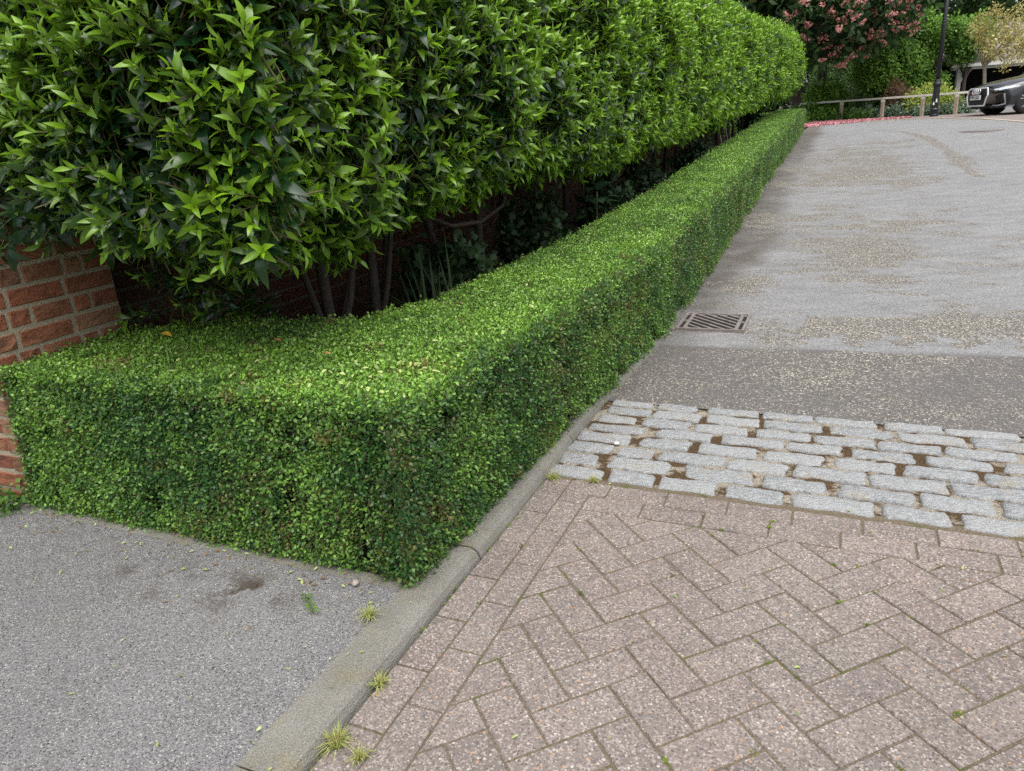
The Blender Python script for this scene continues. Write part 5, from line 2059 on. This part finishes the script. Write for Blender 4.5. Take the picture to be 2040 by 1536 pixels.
def tree(name, label, base, trunk_h, trunk_r, c, rad, n, group, seed, scl=1.0, tone0=0, lobes=9, bark='bark', limbs=6, crown='crown', tamp=.5, fork=.35, group_tag=None):
    t = empty(name, base)
    b = Vector(base)
    mb = MB()
    rr = random.Random(seed)
    topv = b + Vector((rr.uniform(-.1, .1), rr.uniform(-.1, .1), trunk_h))
    mb.tube([b, b.lerp(topv, .4) + Vector((rr.uniform(-.04, .04), 0, 0)), topv], [trunk_r * 1.25, trunk_r, trunk_r * .85], 10, False)
    cc = Vector(c)
    for i in range(limbs):
        a = i * 2.4 + rr.uniform(-.4, .4)
        e = cc + Vector((math.cos(a) * rad[0] * rr.uniform(.45, .8), math.sin(a) * rad[1] * rr.uniform(.45, .8), rad[2] * rr.uniform(-.3, .75)))
        st_ = topv + Vector((0, 0, -rr.uniform(0, fork)))
        md = st_.lerp(e, .5) + Vector((rr.uniform(-.1, .1), rr.uniform(-.1, .1), .12 * rad[2]))
        mb.tube([st_, md, e], [trunk_r * .6, trunk_r * .38, trunk_r * .12], 7, False)
        e2 = md + Vector((rr.uniform(-.4, .4) * rad[0], rr.uniform(-.4, .4) * rad[1], rr.uniform(.1, .5) * rad[2]))
        mb.tube([md, md.lerp(e2, .5), e2], [trunk_r * .3, trunk_r * .2, trunk_r * .07], 6, False)
    mb.build('trunk', M[bark], t, True)
    P, D = blob_points(c, rad, n, seed, lobes, .5)
    r = np.random.default_rng(seed + 1)
    ax_ = norm(D * .6 + np.array([0, 0, .35]) + r.normal(0, .4, D.shape))
    tn = .26 + tone0 + tamp * (vnoise(P, 2.4 / max(rad), seed) - .5) * 1.7 + r.normal(0, .1, len(P))
    scatter(crown, t, group, 4, P, frames(ax_, r), scl * r.uniform(.75, 1.3, len(P)), tn, rng=r)
    tag(t, label, 'tree', group_tag)
    return t, P, D


# red horse chestnut hanging over the end of the hedge
ch, CPn, CD = tree('horse_chestnut', 'dark tree covered in pink flower spikes beyond the laurel hedge', (12.15, 28.6, gat(12.15, 28.6)), 2.6, .17, (10.6, 26.2, 5.25), (3.2, 2.9, 2.75), 3600, GCH, 41, 1.0, -.05, 11, limbs=8)
M['blossom'] = leaf_mat('pink_blossom', (.46, .13, .14), (.80, .38, .36), .6, .25, .3, nscale=20)
r = random.Random(8)


def blossom_mesh(seed):
    r = random.Random(seed)
    vs, fs, yg = [], [], []
    for i in range(34):
        t = r.random()
        a = r.uniform(0, 6.28); rad = .095 * (1 - t * .75)
        p = Vector((math.cos(a) * rad, math.sin(a) * rad, t * .30))
        d = (Vector((math.cos(a), math.sin(a), .4)) + Vector((r.gauss(0, .4), r.gauss(0, .4), r.gauss(0, .4)))).normalized()
        x = d.orthogonal().normalized(); y = d.cross(x)
        k = len(vs); w = .034
        vs += [p - x * w, p + y * w, p + x * w, p - y * w]
        fs.append((k, k + 1, k + 2, k + 3)); yg += [r.random()] * 4
    return mesh_np('blossom', vs, fs, [M['blossom']], False, {'young': yg})


BLM = [blossom_mesh(i) for i in range(5)]
cx_, cy_, cd_ = project(CPn)
side_ = (D0 := CD @ norm(np.array([-11.0, -26.0, -1.0]))) > .1
okb = np.where(side_ & (cx_ > 1440) & (cx_ < 1830) & (cy_ > -60) & (cy_ < 170))[0]
RNG.shuffle(okb)
taken = []
for i in okb:
    if len(taken) >= 230: break
    if any((cx_[i] - cx_[j]) ** 2 + (cy_[i] - cy_[j]) ** 2 < 62 for j in taken): continue
    taken.append(i)
    p = Vector(CPn[i]) + Vector(CD[i]) * .14 + Vector((-11, -26, 0)).normalized() * .12
    d = (Vector(CD[i]) * .6 + Vector((r.gauss(0, .5), r.gauss(0, .5), r.uniform(-.1, .9)))).normalized()
    m = d.to_track_quat('Z', 'Y').to_matrix().to_4x4() @ Matrix.Scale(r.uniform(.75, 1.15), 4)
    m.translation = p
    link('blossom', r.choice(BLM), ch, m)

tree('leafy_tree', 'mid green leafy tree behind the lamp post and fence', (14.5, 27.4, gat(14.5, 27.4)), 1.0, .10, (14.3, 27.3, 2.45), (1.65, 1.0, 1.65), 2300, GMG, 52, 1.0, .02, 9, tamp=.75)
tree('leafy_tree', 'green leafy tree overhanging the left end of the carport roof', (16.3, 26.7, gat(16.3, 26.7)), 1.2, .07, (15.95, 26.5, 3.05), (1.0, .6, .80), 560, GMG, 60, .95, .0, 8, tamp=.7)
tree('leafy_tree', 'pale green feathery tree rising above the mid green tree', (15.3, 32.5, gat(15.3, 32.5)), 1.6, .12, (15.5, 32.3, 4.3), (2.4, 1.6, 2.3), 1700, GFE, 53, 1.05, .05, 9, tamp=.5)
tree('leafy_tree', 'dark green shrubby tree left of the mid green tree', (13.6, 30.2, gat(13.6, 30.2)), .8, .09, (13.7, 30.2, 1.9), (1.35, 1.2, 1.25), 1100, GFE, 54, 1.0, -.25, 8)
tree('tall_tree', 'tall dark tree above the carport at the right edge', (22.5, 37.5, gat(22.5, 37.5)), 3.0, .25, (22.0, 37.0, 6.3), (4.6, 3.6, 3.7), 3300, GDG, 55, 1.1, -.02, 11)
tree('tall_tree', 'tall dark tree in the gap behind the feathery tree', (16.5, 42, gat(16.5, 42)), 3.0, .25, (16.8, 42, 6.2), (4.6, 3.6, 4.2), 2600, GDG, 56, 1.25, -.08, 10)
tree('tall_tree', 'tall dark tree behind the horse chestnut and the laurel', (10.5, 38, gat(10.5, 38)), 2.5, .22, (11.0, 38, 4.4), (4.0, 3.2, 3.3), 2200, GDG, 57, 1.2, -.1, 10)
tree('tall_tree', 'dark tree beyond the right end of the carport roof', (31, 36, gat(31, 36)), 3.0, .25, (31, 36, 5.6), (4.6, 3.6, 3.6), 1800, GDG, 58, 1.2, 0, 9)
tree('small_tree', 'small golden leaved tree with a pale trunk behind the car', (15.05, 23.6, gat(15.05, 23.6)), 1.30, .055, (15.25, 23.6, 2.82), (1.05, .8, .9), 300, GGO, 59, .78, -.12, 9, 'greybark', 7, fork=.1)

shrub('rounded_shrub', 'rounded yellow-green shrub behind the fence beside the car', 'shrub', (14.5, 25.1, 1.20), (1.0, .7, .52), 1300, GLG, 71, 1.0, 0.22, (6, .02), ground=gat(14.5, 25.1))
shrub('bronze_shrub', 'upright reddish-brown shrub left of the yellow-green shrub', 'shrub', (13.75, 26.0, 1.40), (.46, .4, .66), 260, GBR, 72, .9, 0, (5, .02), ground=gat(13.75, 26.0))
shrub('ivy_shrub', 'ivy covered mound at the foot of the pink-flowered tree', 'shrub', (12.25, 27.9, 1.50), (.72, .5, .85), 620, GIV, 73, 1.0, .1, (4, .03), ground=gat(12.25, 27.9))
shrub('ivy_shrub', 'low ivy spreading under the left end of the fence', 'shrub', (11.65, 27.6, 1.02), (1.0, .8, .35), 330, GIV, 74, .9, -.1, (4, .02), ground=gat(11.6, 27.4))
shrub('leafy_shrub', 'grey-green feathery bush behind the middle of the fence', 'shrub', (12.95, 28.0, 1.22), (.95, .7, .62), 420, GFE, 75, .8, -.05, (4, .02), ground=gat(13, 28))
shrub('leafy_shrub', 'mid green bush behind the bronze shrub', 'shrub', (14.6, 28.0, 1.5), (1.15, .8, .85), 700, GMG, 76, .9, -.05, (4, .02), ground=gat(14.6, 28))
shrub('leafy_shrub', 'mid green bush in front of the carport post', 'shrub', (15.25, 26.6, 1.45), (.55, .5, .75), 420, GMG, 77, .9, .05, (4, .02), ground=gat(15.25, 26.6))
shrub('leafy_shrub', 'dark bush closing the gap past the far end of the laurel', 'shrub', (10.7, 31.2, 1.75), (1.9, 1.0, 1.2), 900, GDG, 78, .8, -.05, (4, .03), ground=gat(10.7, 31.2))
# cream flower head on the bronze shrub
cf = empty('cream_flower', (13.72, 26.1, 1.25))
M['cream'] = plain('cream_petals', (.75, .68, .45), .7)
for i in range(5):
    mb = MB(); q = Vector((13.72 + RNG.normal(0, .10), 26.05, 1.40 + RNG.normal(0, .07)))
    mb.lathe([(.01, -.04), (.06, -.02), (.075, .02), (.03, .05)], tuple(q), 9); mb.build('flower_head', M['cream'], cf, True)
mb = MB(); mb.tube([(13.72, 26.15, gat(13.7, 26.1)), (13.73, 26.12, 1.2), (13.72, 26.08, 1.42)], .012, 5); mb.build('stem', M['twig'], cf)
tag(cf, 'cream flower cluster beside the reddish-brown shrub', 'flower')
# ground cover
n = 560
t_ = RNG.uniform(0, 1, n)
px_ = np.interp(t_, [0, .3, .6, 1], [12.35, 12.85, 13.5, 14.3]); py_ = np.interp(t_, [0, .3, .6, 1], [27.1, 25.4, 24.4, 23.5])
P = np.stack([px_ + RNG.uniform(.05, .75, n), py_ + RNG.uniform(.05, .7, n), np.zeros(n)], 1)
P[:, 2] = G(P[:, :2] @ U) + np.abs(RNG.normal(.10, .10, n))
o = scatter('ground_cover', None, GVA, 4, P, frames(norm(RNG.normal(0, .4, (n, 3)) + np.array([0, 0, 1.]))), RNG.uniform(.8, 1.2, n), RNG.normal(0, .25, n))
tag(o, 'low variegated ground cover along the foot of the fence', 'ground cover', None, 'stuff')
n = 1500
s = RNG.uniform(21.0, 31, n); o = RNG.uniform(-6, -1.15, n)
o = np.where(s > 28.6, RNG.uniform(-6, .8, n), o)
o = np.where((s < 26) , np.minimum(o, -1.45), o)
P = Wn(s, o, 0 * s)
P[:, 2] = G(P[:, :2] @ U) + np.abs(RNG.normal(.06, .08, n))
o = scatter('dark_ground_cover', None, GIV, 4, P, frames(norm(RNG.normal(0, .4, (n, 3)) + np.array([0, 0, 1.]))), RNG.uniform(.7, 1.1, n), RNG.normal(-.1, .2, n))
tag(o, 'dark green ivy carpet beyond the pink petals', 'ground cover', None, 'stuff')
